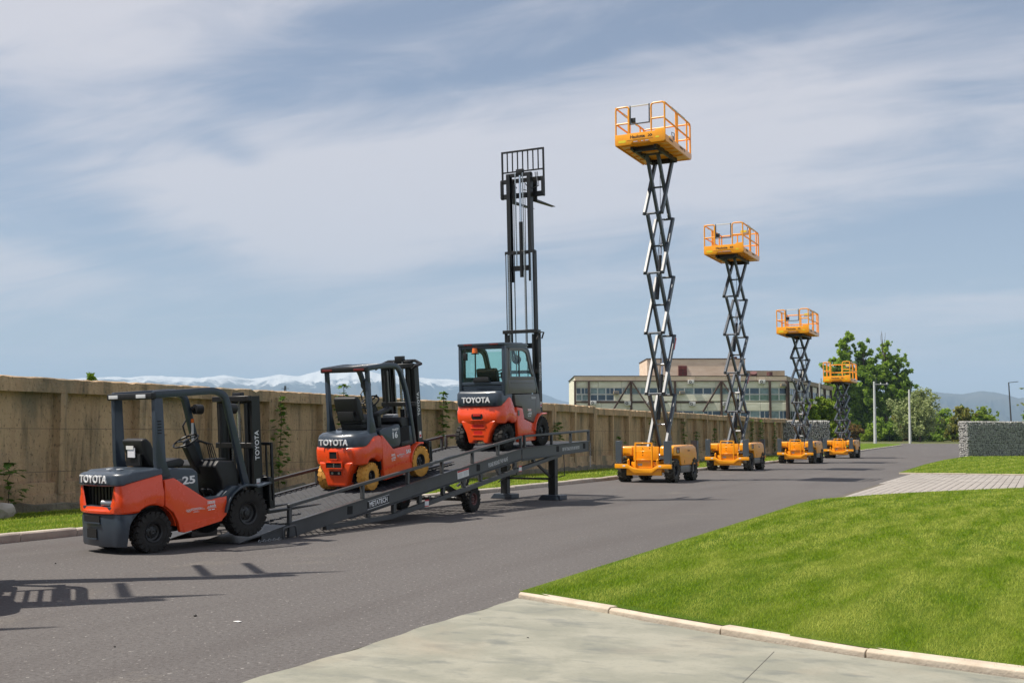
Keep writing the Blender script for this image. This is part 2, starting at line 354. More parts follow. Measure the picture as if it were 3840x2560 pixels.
layered('apron', (0.232, 0.232, 0.188), [
    (1.8, (1, 1.2, 1, 0.5), 0.42, 0.60, (0.295, 0.288, 0.235), 1, 8, 0.3), (3.2, (0.75, 1.3, 1, 0.4), 0.52, 0.70, (0.15, 0.158, 0.142), 0.8, 8, 0.3),
    (0.5, (1, 1, 1), 0.56, 0.72, (0.31, 0.265, 0.20), 0.6, 5, 0.3), (30, (1, 1, 1), 0.55, 0.75, (0.165, 0.165, 0.14), 0.35, 3, 0)], 0.8, (25, 0.15, 0.01))
layered('turf', (0.085, 0.150, 0.010), [
    (0.9, (1, 0.18, 1, 0.9), 0.42, 0.62, (0.16, 0.215, 0.025), 1, 4, 0.4), (2.5, (1, 0.5, 1), 0.5, 0.72, (0.075, 0.135, 0.010), 0.7, 5, 0.3),
    (60, (1, 1, 1), 0.45, 0.65, (0.030, 0.055, 0.010), 0.7, 3, 0)], 1.0, (70, 1.0, 0.03), spec=0.1)
layered('terrain', (0.10, 0.115, 0.045), [(0.01, (1, 1, 1), 0.4, 0.65, (0.17, 0.15, 0.08), 1, 6, 0.4), (0.2, (1, 1, 1), 0.45, 0.7, (0.07, 0.10, 0.03), 0.8, 6, 0.2)], 1.0, (2, 0.5, 0.1), spec=0.1)
layered('paver', (0.31, 0.285, 0.26), [(0.8, (1, 1, 1), 0.4, 0.65, (0.38, 0.35, 0.32), 1, 4, 0), (5, (1, 1, 1), 0.45, 0.7, (0.25, 0.23, 0.21), 0.8, 4, 0)], 0.85, (50, 0.3, 0.01))
layered('joint_sand', (0.10, 0.09, 0.075), [(8, (1, 1, 1), 0.4, 0.7, (0.15, 0.13, 0.10), 1, 4, 0)], 1.0)
layered('fence_concrete', (0.43, 0.295, 0.180), [
    (1.6, (1, 1.0, 0.10), 0.36, 0.64, (0.55, 0.395, 0.245), 1, 6, 0.4), (3.6, (1, 1.0, 0.16), 0.50, 0.68, (0.165, 0.135, 0.090), 0.85, 9, 0.5),
    (0.7, (1, 1, 0.5), 0.50, 0.66, (0.215, 0.190, 0.135), 0.85, 6, 0.6), (22, (1, 1, 0.5), 0.58, 0.68, (0.11, 0.085, 0.06), 0.7, 3, 0)], 0.95, (18, 0.8, 0.03), coords='Generated')
# fence panels share meshes, so the streaks take the place of the panel in the world
_t = MT['fence_concrete'].node_tree; _g = _t.nodes.new('ShaderNodeNewGeometry')
for l in list(_t.links):
    if l.from_socket.name == 'Generated': _t.links.new(_g.outputs['Position'], l.to_socket)

# blades: colour per blade times the lawn's mown bands, their sheen painted as colour
def blademat(name, c1, c2, c3):
    m = bpy.data.materials.new(name); m.use_nodes = True; t = m.node_tree; b = t.nodes['Principled BSDF']
    g = t.nodes.new('ShaderNodeNewGeometry'); rp = t.nodes.new('ShaderNodeValToRGB')
    rp.color_ramp.elements[0].color = (*c1, 1); rp.color_ramp.elements[1].color = (*c2, 1)
    t.links.new(g.outputs['Random Per Island'], rp.inputs[0])
    mpx = t.nodes.new('ShaderNodeMapping'); mpx.inputs['Rotation'].default_value = (0, 0, 1.15); mpx.inputs['Scale'].default_value = (1, 0.22, 1); t.links.new(g.outputs['Position'], mpx.inputs[0])
    mpw = t.nodes.new('ShaderNodeMapping'); mpw.inputs['Rotation'].default_value = (0, 0, 0.12); t.links.new(g.outputs['Position'], mpw.inputs[0])   # painted mowing stripes run along the road
    nz = t.nodes.new('ShaderNodeTexNoise'); nz.inputs['Scale'].default_value = 4.0; nz.inputs['Detail'].default_value = 8; nz.inputs['Distortion'].default_value = 0.3; t.links.new(mpx.outputs[0], nz.inputs['Vector'])
    mr = t.nodes.new('ShaderNodeMapRange'); mr.inputs['From Min'].default_value = 0.34; mr.inputs['From Max'].default_value = 0.70; mr.inputs['To Max'].default_value = 0.7; 
    wv = t.nodes.new('ShaderNodeTexWave'); wv.inputs['Scale'].default_value = 0.30; wv.inputs['Distortion'].default_value = 1.2; wv.inputs['Detail'].default_value = 3; wv.inputs['Detail Scale'].default_value = 0.6; t.links.new(mpw.outputs[0], wv.inputs['Vector'])
    ml = t.nodes.new('ShaderNodeMath'); ml.operation = 'MULTIPLY_ADD'; t.links.new(wv.outputs['Fac'], ml.inputs[0]); ml.inputs[1].default_value = 0.16; t.links.new(nz.outputs['Fac'], ml.inputs[2])
    sb = t.nodes.new('ShaderNodeMath'); sb.operation = 'SUBTRACT'; t.links.new(ml.outputs[0], sb.inputs[0]); sb.inputs[1].default_value = 0.08; t.links.new(sb.outputs[0], mr.inputs['Value'])
    mxr = t.nodes.new('ShaderNodeMix'); mxr.data_type = 'RGBA'; t.links.new(mr.outputs[0], mxr.inputs['Factor']); t.links.new(rp.outputs[0], mxr.inputs['A']); mxr.inputs['B'].default_value = (*c3, 1)
    t.links.new(mxr.outputs['Result'], b.inputs['Base Color']); b.inputs['Roughness'].default_value = 0.55; b.inputs['Specular IOR Level'].default_value = 0.12
    tr = t.nodes.new('ShaderNodeBsdfTranslucent'); t.links.new(mxr.outputs['Result'], tr.inputs['Color'])
    mxs = t.nodes.new('ShaderNodeMixShader'); mxs.inputs[0].default_value = 0.45
    t.links.new(b.outputs[0], mxs.inputs[1]); t.links.new(tr.outputs[0], mxs.inputs[2]); t.links.new(mxs.outputs[0], t.nodes['Material Output'].inputs['Surface'])
    MT[name] = m
blademat('grass_blade', (0.105, 0.215, 0.008), (0.285, 0.385, 0.022), (0.56, 0.58, 0.13))

# ------------------------------------------------------------------ ground, road, apron
def sheet(name, poly, z, material):
    me = bpy.data.meshes.new(name); me.from_pydata([(p[0], p[1], z) for p in poly], [], [tuple(range(len(poly)))])
    bm = bmesh.new(); bm.from_mesh(me); bmesh.ops.triangulate(bm, faces=bm.faces); bmesh.ops.recalc_face_normals(bm, faces=bm.faces)
    if bm.faces and sum(f.normal.z for f in bm.faces) < 0: bmesh.ops.reverse_faces(bm, faces=bm.faces)
    bm.to_mesh(me); bm.free(); me.materials.append(MT[material]); return struct(link(name, me))
sheet('ground', [(19500 * math.cos(k * math.pi / 24), 19500 * math.sin(k * math.pi / 24)) for k in range(48)], -0.05, 'terrain')
KX = -13.05            # road face of the left kerb
kerb_line = [(KX, y) for y in range(-22, 79, 4)] + [(-13.5, 86), (-14.6, 97), (-15.6, 112), (-16.6, 132), (-18.2, 165), (-21, 186), (-34, 200)]
right_line = [(-4.42, -22), (-4.42, 9.26), (-4.52, 14), (-4.66, 21.1), (-4.74, 23.5), (-4.72, 25.2), (-4.60, 25.9), (-4.62, 44.2), (-5.15, 46), (-5.35, 58), (-5.3, 69), (-4.8, 80.8), (-4.6, 92), (-2.5, 118), (8, 150), (40, 176), (90, 186)]
sheet('road', kerb_line + [(-34, 203), (90, 206)] + right_line[::-1], 0.0, 'asphalt')
apron_poly = [(-4.42, -22), (-4.42, 9.22), (-3.48, 8.85), (-2.97, 8.54), (-2.06, 8.14), (-1.17, 7.81), (-0.17, 7.55), (3, 6.9), (9, 6.1), (30, 5), (30, -22)]
_ap = [(-4.42 + 0.018 * math.sin(3.1 * y) + 0.012 * math.sin(9.7 * y + 1), y) for y in np.arange(-4, 9.2, 0.12)]
sheet('apron', [(-4.42, -22)] + _ap + apron_poly[1:], 0.006, 'apron')

mat('joint_dark', (0.11, 0.105, 0.09), 0.95)
_j0, _j1 = on_ground(2905, 2440, 0.006), on_ground(2380, 2960, 0.006); _jd = (_j1 - _j0).normalized(); _jn = Vector((-_jd.y, _jd.x, 0)) * 0.0028; _j0 = _j0 + _jd * 0.02
sheet('expansion_joint', [(_j0 + _jn)[:2], (_j1 + _jn)[:2], (_j1 - _jn)[:2], (_j0 - _jn)[:2]], 0.0075, 'joint_dark')
lawn_near = [(-4.44, 9.30)] + [(-4.44 - 0.0, 9.3 + 0.0)] * 0 + [(-4.53, 14), (-4.62, 18), (-4.68, 21.1), (-4.75, 23.5), (-4.72, 25.2), (-4.56, 25.85), (-3.68, 28.2), (-2.63, 30.2), (-1.46, 32.2), (-0.57, 33.5), (3, 37.2), (8, 40.5), (16, 43.5), (30, 46), (30, 5.1), (9, 6.17), (3, 6.97), (-0.12, 7.62), (-1.12, 7.90), (-2.0, 8.23), (-2.90, 8.62), (-3.42, 8.88)]
lawn_far = [(-5.14, 44.85), (-5.4, 58), (-5.35, 69), (-4.85, 80.5), (-4.4, 84), (6, 104), (40, 120), (60, 60), (30, 45.4)]
strip = [(KX - 0.15, y) for y in range(-22, 79, 4)] + [(-13.66, 86), (-14.75, 97), (-15.75, 112), (-16.75, 132), (-18.35, 165), (-21.1, 186.1), (-34, 200.2), (-60, 190), (-30, 150), (-22, 110), (-17.6, 84), (-17.2, 60), (-17.2, -22)]
def lawn(name, poly, z, inset):
    me = bpy.data.meshes.new(name); n = len(poly)
    me.from_pydata([(p[0], p[1], 0.002) for p in poly], [], [tuple(range(n))])
    bm = bmesh.new(); bm.from_mesh(me)
    bmesh.ops.recalc_face_normals(bm, faces=bm.faces)
    if bm.faces[:][0].normal.z < 0: bmesh.ops.reverse_faces(bm, faces=bm.faces)
    bmesh.ops.inset_region(bm, faces=bm.faces[:], thickness=inset, depth=0.0)
    f = max(bm.faces, key=lambda q: q.calc_area())
    for v in f.verts: v.co.z = z
    bmesh.ops.triangulate(bm, faces=bm.faces); bm.to_mesh(me); bm.free(); me.materials.append(MT['turf'])
    return struct(link(name, me))
lawn('lawn', lawn_near, 0.055, 0.13); lawn('far_lawn', lawn_far, 0.055, 0.22); lawn('verge', strip, 0.085, 0.06)

def inside(P, poly):
    x, y = P[:, 0], P[:, 1]; r = np.zeros(len(P), bool); n = len(poly)
    for i in range(n):
        x0, y0 = poly[i]; x1, y1 = poly[i - 1]
        c = ((y0 > y) != (y1 > y)) & (x < (x1 - x0) * (y - y0) / (y1 - y0 + 1e-12) + x0); r ^= c
    return r
def edge_dist(P, poly):
    d = np.full(len(P), 1e9); n = len(poly)
    for i in range(n):
        a = np.array(poly[i - 1]); b = np.array(poly[i]); ab = b - a; t = np.clip(((P - a) @ ab) / (ab @ ab + 1e-12), 0, 1)
        d = np.minimum(d, np.hypot(*(P - a - t[:, None] * ab).T))
    return d
def grass(name, poly, bands, zin, inset, label, rough_edge=False):
    """bands: (near, far, blades per square metre, height, width)"""
    VS = []; xs = [p[0] for p in poly]; ys = [p[1] for p in poly]
    fw2 = np.array([-math.sin(YAW), math.cos(YAW)]); rt2 = np.array([math.cos(YAW), math.sin(YAW)])
    for (d0, d1, den, hh, ww) in bands:
        half = d1 * 0.56 + 1.5; n = int(den * (d1 - d0) * 2 * half)
        dd = rng.uniform(d0, d1, n); ll = rng.uniform(-half, half, n)
        P = dd[:, None] * fw2 + ll[:, None] * rt2
        P = P[(np.abs(ll) < dd * 0.56 + 1.5)]; P = P[inside(P, poly)]
        if not len(P): continue
        ed = edge_dist(P, poly); P = P[ed > 0.01]; ed = ed[ed > 0.01]; n = len(P)
        z = np.minimum(1, ed / inset) * (zin - 0.002) + 0.002
        th = rng.uniform(0, 2 * np.pi, n); h = hh * rng.uniform(0.45, 1.15, n); lean = h * rng.uniform(0.2, 1.3, n); la = rng.uniform(0, 2 * np.pi, n)
        cw = np.cos(th) * ww; sw = np.sin(th) * ww
        a = np.stack([P[:, 0] - cw, P[:, 1] - sw, z - 0.004], 1); b = np.stack([P[:, 0] + cw, P[:, 1] + sw, z - 0.004], 1)
        c = np.stack([P[:, 0] + np.cos(la) * lean, P[:, 1] + np.sin(la) * lean, z + h], 1)
        VS.append(np.stack([a, b, c], 1))
    if rough_edge:                                                   # longer uncut blades along the lawn's edge
        P = np.concatenate([np.array(poly[i - 1]) + (np.array(poly[i]) - np.array(poly[i - 1])) * rng.uniform(0, 1, (int(260 * np.hypot(*(np.array(poly[i]) - np.array(poly[i - 1])))), 1)) for i in range(len(poly))])
        P = P[np.hypot(P[:, 0], P[:, 1]) < 26]; P = P + rng.normal(0, 0.05, P.shape) ; P = P[inside(P, poly)]; n = len(P); ed = edge_dist(P, poly)
        z = np.minimum(1, ed / inset) * (zin - 0.002) + 0.002; th = rng.uniform(0, 2 * np.pi, n); h = rng.uniform(0.03, 0.075, n); la = rng.uniform(0, 2 * np.pi, n); lean = h * rng.uniform(0.2, 1.1, n); ww = 0.003
        VS.append(np.stack([np.stack([P[:, 0] - np.cos(th) * ww, P[:, 1] - np.sin(th) * ww, z - 0.004], 1), np.stack([P[:, 0] + np.cos(th) * ww, P[:, 1] + np.sin(th) * ww, z - 0.004], 1), np.stack([P[:, 0] + np.cos(la) * lean, P[:, 1] + np.sin(la) * lean, z + h], 1)], 1))
    V = np.concatenate(VS).reshape(-1, 3); Fq = np.arange(len(V)).reshape(-1, 3)
    o = stuff(raw_mesh(name, V, Fq, 'grass_blade')); return tag(o, label, 'grass')
grass('lawn_grass', lawn_near, [(5.5, 9.5, 5200, 0.028, 0.0027), (9.5, 14, 2800, 0.029, 0.0040), (14, 22, 900, 0.034, 0.0075), (22, 36, 300, 0.036, 0.013)], 0.055, 0.13, 'short mown green grass of the big lawn beside the concrete apron', True)
grass('far_lawn_grass', lawn_far, [(38, 60, 70, 0.05, 0.02), (60, 90, 25, 0.05, 0.035)], 0.055, 0.22, 'short mown grass between the paved drive and the gabion wall')
grass('verge_grass', strip, [(14, 24, 520, 0.045, 0.007), (24, 40, 170, 0.05, 0.014), (40, 80, 50, 0.055, 0.025)], 0.085, 0.06, 'short grass on the verge between kerb and concrete fence')

# ------------------------------------------------------------------ kerbs: every stone a piece
kerb = MB().b2(KX - 0.13, KX - 0.02, -20, 77, -0.04, 0.03).build('kerb', 'joint_sand', smooth=False); struct(kerb)
def kstone(L_, wdt, top):
    b = MB().prism([(0, -0.02), (wdt, -0.02), (wdt, top), (0.025, top), (0, top - 0.025)], 0.004, L_ - 0.004, 'y')
    return b
ks_me = [kstone(1.0, 0.15, 0.115 + 0.006 * k).build('kerb_stone', 'kerb_grey', kerb, 0.006) for k in range(3)]
meshes = [o.data for o in ks_me]
for o in ks_me: bpy.data.objects.remove(o)
def place_stone(x, y, ang, me, par=kerb, flip=-1):
    o = bpy.data.objects.new('kerb_stone', me); C.objects.link(o); o.parent = par
    o.location = (x, y, random.uniform(-0.008, 0.006)); o.rotation_euler = (random.uniform(-.008, .008), random.uniform(-.015, .015), ang + random.uniform(-.004, .004)); o.scale = (flip, 1, 1)
def along(line, step):
    out = []; rest = 0.0
    for (x0, y0), (x1, y1) in zip(line, line[1:]):
        d = math.hypot(x1 - x0, y1 - y0); s_ = rest
        while s_ < d:
            out.append((x0 + (x1 - x0) * s_ / d, y0 + (y1 - y0) * s_ / d, math.atan2(y1 - y0, x1 - x0))); s_ += step
        rest = s_ - d
    return out
for (x, y, a) in along([(KX, 7.0)] + [p for p in kerb_line if 7 < p[1] < 170], 1.003):
    place_stone(x, y, a - math.pi / 2, meshes[random.randrange(3)])
kerb2 = struct(MB().bar((-4.2, 9.22, -0.03), (9, 6.25, -0.03), 0.06, 0.04).build('lawn_kerb', 'joint_sand', smooth=False))
ks2 = [MB().prism([(0, -0.02), (0.125, -0.02), (0.125, 0.052), (0.11, 0.060), (0.025, 0.060), (0, 0.044)], 0.005, 1.19, 'y').build('kerb_stone', 'kerb_stone', kerb2, 0.012, 3) for k in range(1)]
m2 = ks2[0].data; bpy.data.objects.remove(ks2[0])
lk = along([(-4.44, 9.27), (-3.48, 8.83), (-2.97, 8.57), (-2.06, 8.19), (-1.17, 7.86), (-0.17, 7.57), (3, 6.93), (9, 6.13)], 1.195)[:11]
for (x, y, a), (x1, y1, a1) in zip(lk, lk[1:]):
    place_stone(x, y, math.atan2(y1 - y, x1 - x) - math.pi / 2, m2, kerb2)
kerb3 = struct(MB().b2(-5.0, 14, 44.50, 44.60, -0.04, 0.03).build('drive_kerb', 'joint_sand', smooth=False))
for k in range(14): place_stone(-5.1 + 1.2 * k, 44.62, -math.pi / 2, m2, kerb3, 1)

# ------------------------------------------------------------------ paved drive: pavers laid in long rows
drive_poly = [(-4.60, 25.9), (-3.68, 28.25), (-2.63, 30.25), (-1.46, 32.25), (-0.57, 33.55), (3, 37.25), (8, 40.55), (16, 43.55), (16, 44.45), (-4.62, 44.45)]
drive = sheet('paved_drive', drive_poly, 0.004, 'joint_sand')
pm = MB().b2(-0.092, 0.092, -0.194, 0.194, -0.02, 0.030).build('paver', 'paver', drive, 0.006, 1); pme = pm.data; bpy.data.objects.remove(pm)
cells = []
for i in range(0, 34):
    for j in range(0, 48):
        x = -4.5 + 0.2 * i; y = 25.6 + 0.4 * j + (0.2 if i % 2 else 0)
        cells.append((x, y))
cells = np.array(cells); ok = inside(cells, drive_poly) & (edge_dist(cells, drive_poly) > 0.11); cells = cells[ok]
cells = cells[np.argsort(np.hypot(cells[:, 0], cells[:, 1]))]
for (x, y) in cells[:300]:
    o = bpy.data.objects.new('paver', pme); C.objects.link(o); o.parent = drive; o.location = (x, y, random.uniform(-.003, .003)); o.rotation_euler = (random.uniform(-.006, .006), random.uniform(-.012, .012), 0)
b = MB()
for (x, y) in cells[300:]: b.box((x, y, 0.006 + random.uniform(-.003, .003)), (0.184, 0.388, 0.05))
stuff(b.build('pavers_beyond', 'paver', drive, smooth=False))

# ------------------------------------------------------------------ concrete fence of cast panels
FX = -16.9; PW = 4.235
fence = thing('concrete_fence', 'long weathered brown concrete panel fence with recessed bays beside the grass verge', 'fence', (FX, 0, 0))
def fence_panel(seed):
    rr = random.Random(seed); b = MB(); W = PW - 0.012
    # ribs, top and bottom beams in front of the slab; x grows to the road
    def rim(y0, y1, z0, z1, x0=-0.16, x1=0.10): b.b2(x0, x1, y0, y1, z0, z1)
    rim(0, 0.17, 0.02, 2.30); rim(W - 0.17, W, 0.02, 2.30); rim(W / 2 - 0.075, W / 2 + 0.075, 0.40, 2.30, -0.16, 0.095)
    rim(0.17, W - 0.17, 0.02, 0.40, -0.16, 0.085); rim(0.17, W / 2 - 0.075, 0.40, 0.62, -0.16, 0.035); rim(W / 2 + 0.075, W - 0.17, 0.40, 0.62, -0.16, 0.035)
    # bays: board-marked strips of slightly different depth
    for (a, c) in ((0.17, W / 2 - 0.075), (W / 2 + 0.075, W - 0.17)):
        y = a
        while y < c - 0.01:
            y2 = min(c, y + rr.uniform(0.13, 0.30)); d = rr.uniform(-0.005, 0.005); y2 = c if c - y2 < 0.08 else y2
            b.b2(-0.17, -0.11 + d, y, y2, 0.62, 2.30); y = y2
    # top beam with a chipped upper edge
    n = 30; ztop = [2.585 - (abs(rr.gauss(0, 0.010)) + (rr.uniform(0.01, 0.05) if rr.random() < 0.10 else 0)) for _ in range(n + 1)]
    V = []
    for k in range(n + 1):
        y = W * k / n
        V += [(-0.18, y, 2.30), (0.105, y, 2.30), (0.105, y, ztop[k] - 0.012 - rr.random() * 0.02), (0.06, y, ztop[k]), (-0.15, y, ztop[k] + rr.uniform(-.01, .01)), (-0.18, y, ztop[k] - 0.015)]
    Fc = [(0, 1, 2, 3, 4, 5), tuple(6 * n + q for q in (5, 4, 3, 2, 1, 0))]
    for k in range(n):
        for q in range(6): Fc.append((6 * k + q, 6 * k + 6 + q, 6 * k + 6 + (q + 1) % 6, 6 * k + (q + 1) % 6))
    b.add(V, Fc)
    o = b.build('panel', 'fence_concrete', fence, smooth=False); me = o.data; bpy.data.objects.remove(o); return me
pmesh = [fence_panel(40 + k) for k in range(5)]
y0 = 17.17 - 3 * PW
for k in range(20):
    o = bpy.data.objects.new('panel', pmesh[(k * 3) % 5]); C.objects.link(o); o.parent = fence
    zz = 1.0 if k < 7 else 1.018
    if k in (7, 8): zz = 1.045
    o.location = (random.uniform(-.02, .02), y0 + k * PW, random.uniform(-.015, .015)); o.scale = (1, 1, zz); o.rotation_euler = (random.uniform(-.003, .003), random.uniform(-.006, .006), 0)
layered('footing_concrete', (0.17, 0.155, 0.115), [(2.0, (1, 1, 1), 0.4, 0.65, (0.25, 0.225, 0.165), 1, 6, 0.4), (9, (1, 1, 1), 0.5, 0.7, (0.11, 0.105, 0.08), 0.7, 5, 0.2)], 0.95, (14, 0.8, 0.04))
for k in range(20):
    rr = random.Random(900 + k); y_ = y0 + k * PW; n = 14; V = []; tp = [0.24 + rr.gauss(0, 0.025) for _ in range(n + 1)]
    for q in range(n + 1): V += [(0.02, PW * q / n, -0.03), (0.165 + rr.gauss(0, 0.008), PW * q / n, -0.03), (0.155 + rr.gauss(0, 0.010), PW * q / n, tp[q] - 0.02), (0.12, PW * q / n, tp[q]), (0.02, PW * q / n, tp[q])]
    Fc = [(0, 1, 2, 3, 4), tuple(5 * n + q for q in (4, 3, 2, 1, 0))] + [(5 * q + i, 5 * q + 5 + i, 5 * q + 5 + (i + 1) % 5, 5 * q + (i + 1) % 5) for q in range(n) for i in range(5)]
    o = MB().add(V, Fc).build('footing', 'footing_concrete', fence, smooth=False); o.location = (0, y_, 0)
mat('wire_dark', (0.06, 0.05, 0.045), 0.7)
for zw in (1.60, 0.80):
    pts = [(FX + 0.125, y0 + k * PW, zw + 0.006 * k + random.uniform(-.004, .004)) for k in range(20)]
    tag(MB().tube(pts, 0.004, 5).build('fence_wire', 'wire_dark'), 'thin dark wire strung along the concrete fence at ' + ('shoulder height' if zw > 1 else 'hip height'), 'wire')

# vines climbing the fence
def vine(y, z0, z1, wd, n, label, lm='leaf_vine'):
    t = thing('climbing_vine', label, 'plant', (FX + 0.22, y, 0.08), group='vines climbing the concrete fence'); t2 = random.Random(int(y * 100))
    pts = [(t2.uniform(-.02, .02), t2.uniform(-.05, .05), z) for z in np.linspace(0, z1 - 0.08, 9)]
    MB().tube(pts, 0.009, 5).build('stem', 'bark', t)
    V = []; Fq = []
    for k in range(n):
        z = t2.uniform(z0, z1) if k > 4 else z1 - 0.05; f = math.sin(math.pi * min(1, max(0.12, (z - z0) / max(0.2, z1 - z0)))) * 0.6 + 0.4
        c = Vector((t2.uniform(-.02, .10), t2.gauss(0, wd * 0.45 * f), z - 0.08)); a0 = t2.uniform(0, 6.28); droop = t2.uniform(-1.0, 0.1)
        ax = Vector((math.cos(a0), math.sin(a0), droop)).normalized(); sd = ax.cross(Vector((0, 0, 1))).normalized()
        for q in range(5):                                          # five-fingered leaf
            ang = (q - 2) * 0.55; d = (ax * math.cos(ang) + sd * math.sin(ang)).normalized(); s2 = d.cross(ax.cross(sd)).normalized(); l = 0.125 * t2.uniform(0.7, 1.2) * (1 - 0.1 * abs(q - 2))
            i = len(V); V += [c, c + d * l * 0.55 + s2 * l * 0.2, c + d * l, c + d * l * 0.55 - s2 * l * 0.2]; Fq.append((i, i + 1, i + 2, i + 3))
    stuff(raw_mesh('leaves', [tuple(v) for v in V], Fq, lm, t))
vine(13.75, 0.25, 1.05, 0.55, 60, 'small leafy vine at the fence foot beside the boulder')
vine(21.5, 0.35, 2.45, 0.42, 120, 'tall leafy vine on the fence just past the big forklift mast')
vine(24.1, 0.5, 2.85, 0.42, 130, 'leafy vine on the fence behind the driver seat of the small forklift')
vine(29.5, 0.6, 2.85, 0.48, 150, 'bushy vine reaching over the fence top behind the upper ramp rail')
vine(38.3, 0.9, 2.0, 0.55, 90, 'dark leafy vine on the fence behind the cabin forklift front wheel')
vine(45.0, 0.9, 1.45, 0.6, 45, 'low vine showing above the corner plate of the tallest lift')
vine(49.3, 0.4, 2.2, 0.5, 90, 'vine on the fence left of the tallest lift scissor arms')
vine(54.6, 0.4, 2.2, 0.55, 90, 'vine on the fence right of the tallest lift scissor arms')
vine(56.8, 0.3, 1.7, 0.7, 70, 'sparse vine on the fence above the tallest lift engine cover')
vine(60.3, 0.4, 1.9, 0.6, 80, 'vine on the fence left of the second lift')
vine(65.5, 0.3, 2.1, 0.6, 90, 'vine on the fence right of the second lift arms')
vine(69.0, 0.2, 2.5, 0.7, 150, 'dense vine on the fence beyond the second lift rear plate')
vine(71.6, 0.2, 2.5, 0.7, 150, 'dense vine hanging beside the third lift front plate')
vine(75.5, 0.2, 2.4, 0.7, 110, 'vine on the last fence panels behind the third lift')

def rock(name, c, r, seed, material, label=None):
    t2 = random.Random(seed); bm = bmesh.new(); bmesh.ops.create_icosphere(bm, subdivisions=3, radius=1)
    dirs = [Vector((t2.gauss(0, 1), t2.gauss(0, 1), t2.gauss(0, 1))).normalized() for _ in range(16)]; lim = [t2.uniform(0.62, 0.95) for _ in dirs]
    for v in bm.verts:
        for d, l_ in zip(dirs, lim):
            q = v.co.dot(d)
            if q > l_: v.co -= d * (q - l_)
        v.co = Vector((v.co.x * r[0], v.co.y * r[1], v.co.z * r[2]))
    me = bpy.data.meshes.new(name); bm.to_mesh(me); bm.free(); me.materials.append(MT[material]); o = link(name, me); o.location = c
    if label: tag(o, label, 'rock')
    return o
rock('boulder', (-16.25, 13.0, 0.18), (0.30, 0.55, 0.30), 5, 'rock', 'pale grey boulder lying on the grass at the foot of the fence')

# ------------------------------------------------------------------ gabion walls
def gabion(p0, p1, H, T, label, seed):
    p0 = Vector((*p0, 0)); p1 = Vector((*p1, 0)); d = (p1 - p0); Ln = d.length
    t = thing('gabion_wall', label, 'wall', p0, math.atan2(d.y, d.x), 'gabion walls at the gate')
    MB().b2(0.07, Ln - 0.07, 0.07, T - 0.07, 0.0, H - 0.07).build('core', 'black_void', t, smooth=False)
    bm = bmesh.new(); bmesh.ops.create_icosphere(bm, subdivisions=1, radius=1); base = np.array([v.co[:] for v in bm.verts]); fac = np.array([[v.index for v in f.verts] for f in bm.faces]); bm.free()
    r2 = np.random.default_rng(seed); VS = []; FS = []; k = 0
    def stone(c):
        nonlocal k
        s_ = r2.uniform(0.055, 0.105, 3); ph = r2.uniform(0, 6.28, 3); A = np.array(Matrix.Rotation(ph[0], 3, 'X') @ Matrix.Rotation(ph[1], 3, 'Y') @ Matrix.Rotation(ph[2], 3, 'Z'))
        v = (base * r2.uniform(0.8, 1.15, (len(base), 1)) * s_) @ A.T + c; v[:, 2] = np.clip(v[:, 2], 0.0, H); VS.append(v); FS.append(fac + k); k += len(base)
    z = 0.06
    while z < H:
        x = r2.uniform(0.03, 0.1)
        while x < Ln:
            stone(np.array([x, 0.06 + r2.uniform(-.012, .012), z + r2.uniform(-.025, .025)])); x += r2.uniform(0.115, 0.185)
        y = 0.15
        while y < T:
            stone(np.array([0.06 + r2.uniform(-.012, .012), y, z + r2.uniform(-.025, .025)])); stone(np.array([Ln - 0.06, y, z])); y += r2.uniform(0.12, 0.18)
        z += r2.uniform(0.105, 0.125)
    x = 0.08
    while x < Ln:
        for y in np.arange(0.15, T, 0.15): stone(np.array([x, y, H - 0.05 + r2.uniform(-.03, .03)]))
        x += 0.15
    stuff(raw_mesh('stone_fill', np.concatenate(VS), np.concatenate(FS), 'gabion_stone', t))
    b = MB()
    for z in np.arange(0.02, H + 0.02, 0.1): b.b2(-0.035, Ln + 0.03, -0.036, -0.030, z, z + 0.006)
    for x in np.arange(-0.03, Ln + 0.03, 0.1): b.b2(x, x + 0.006, -0.042, -0.036, 0, H + 0.02)
    for z in np.arange(0.02, H + 0.02, 0.1): b.b2(-0.041, -0.035, -0.03, T, z, z + 0.006)
    b.build('wire_cage', 'wire', t, smooth=False)
gabion((-4.75, 80.8), (5.3, 90.45), 2.44, 0.9, 'wide grey gabion stone wall on the lawn right of the road', 3)
gabion((-17.0, 79.9), (-14.0, 81.4), 2.55, 0.9, 'small grey gabion stone wall closing the end of the concrete fence', 4)

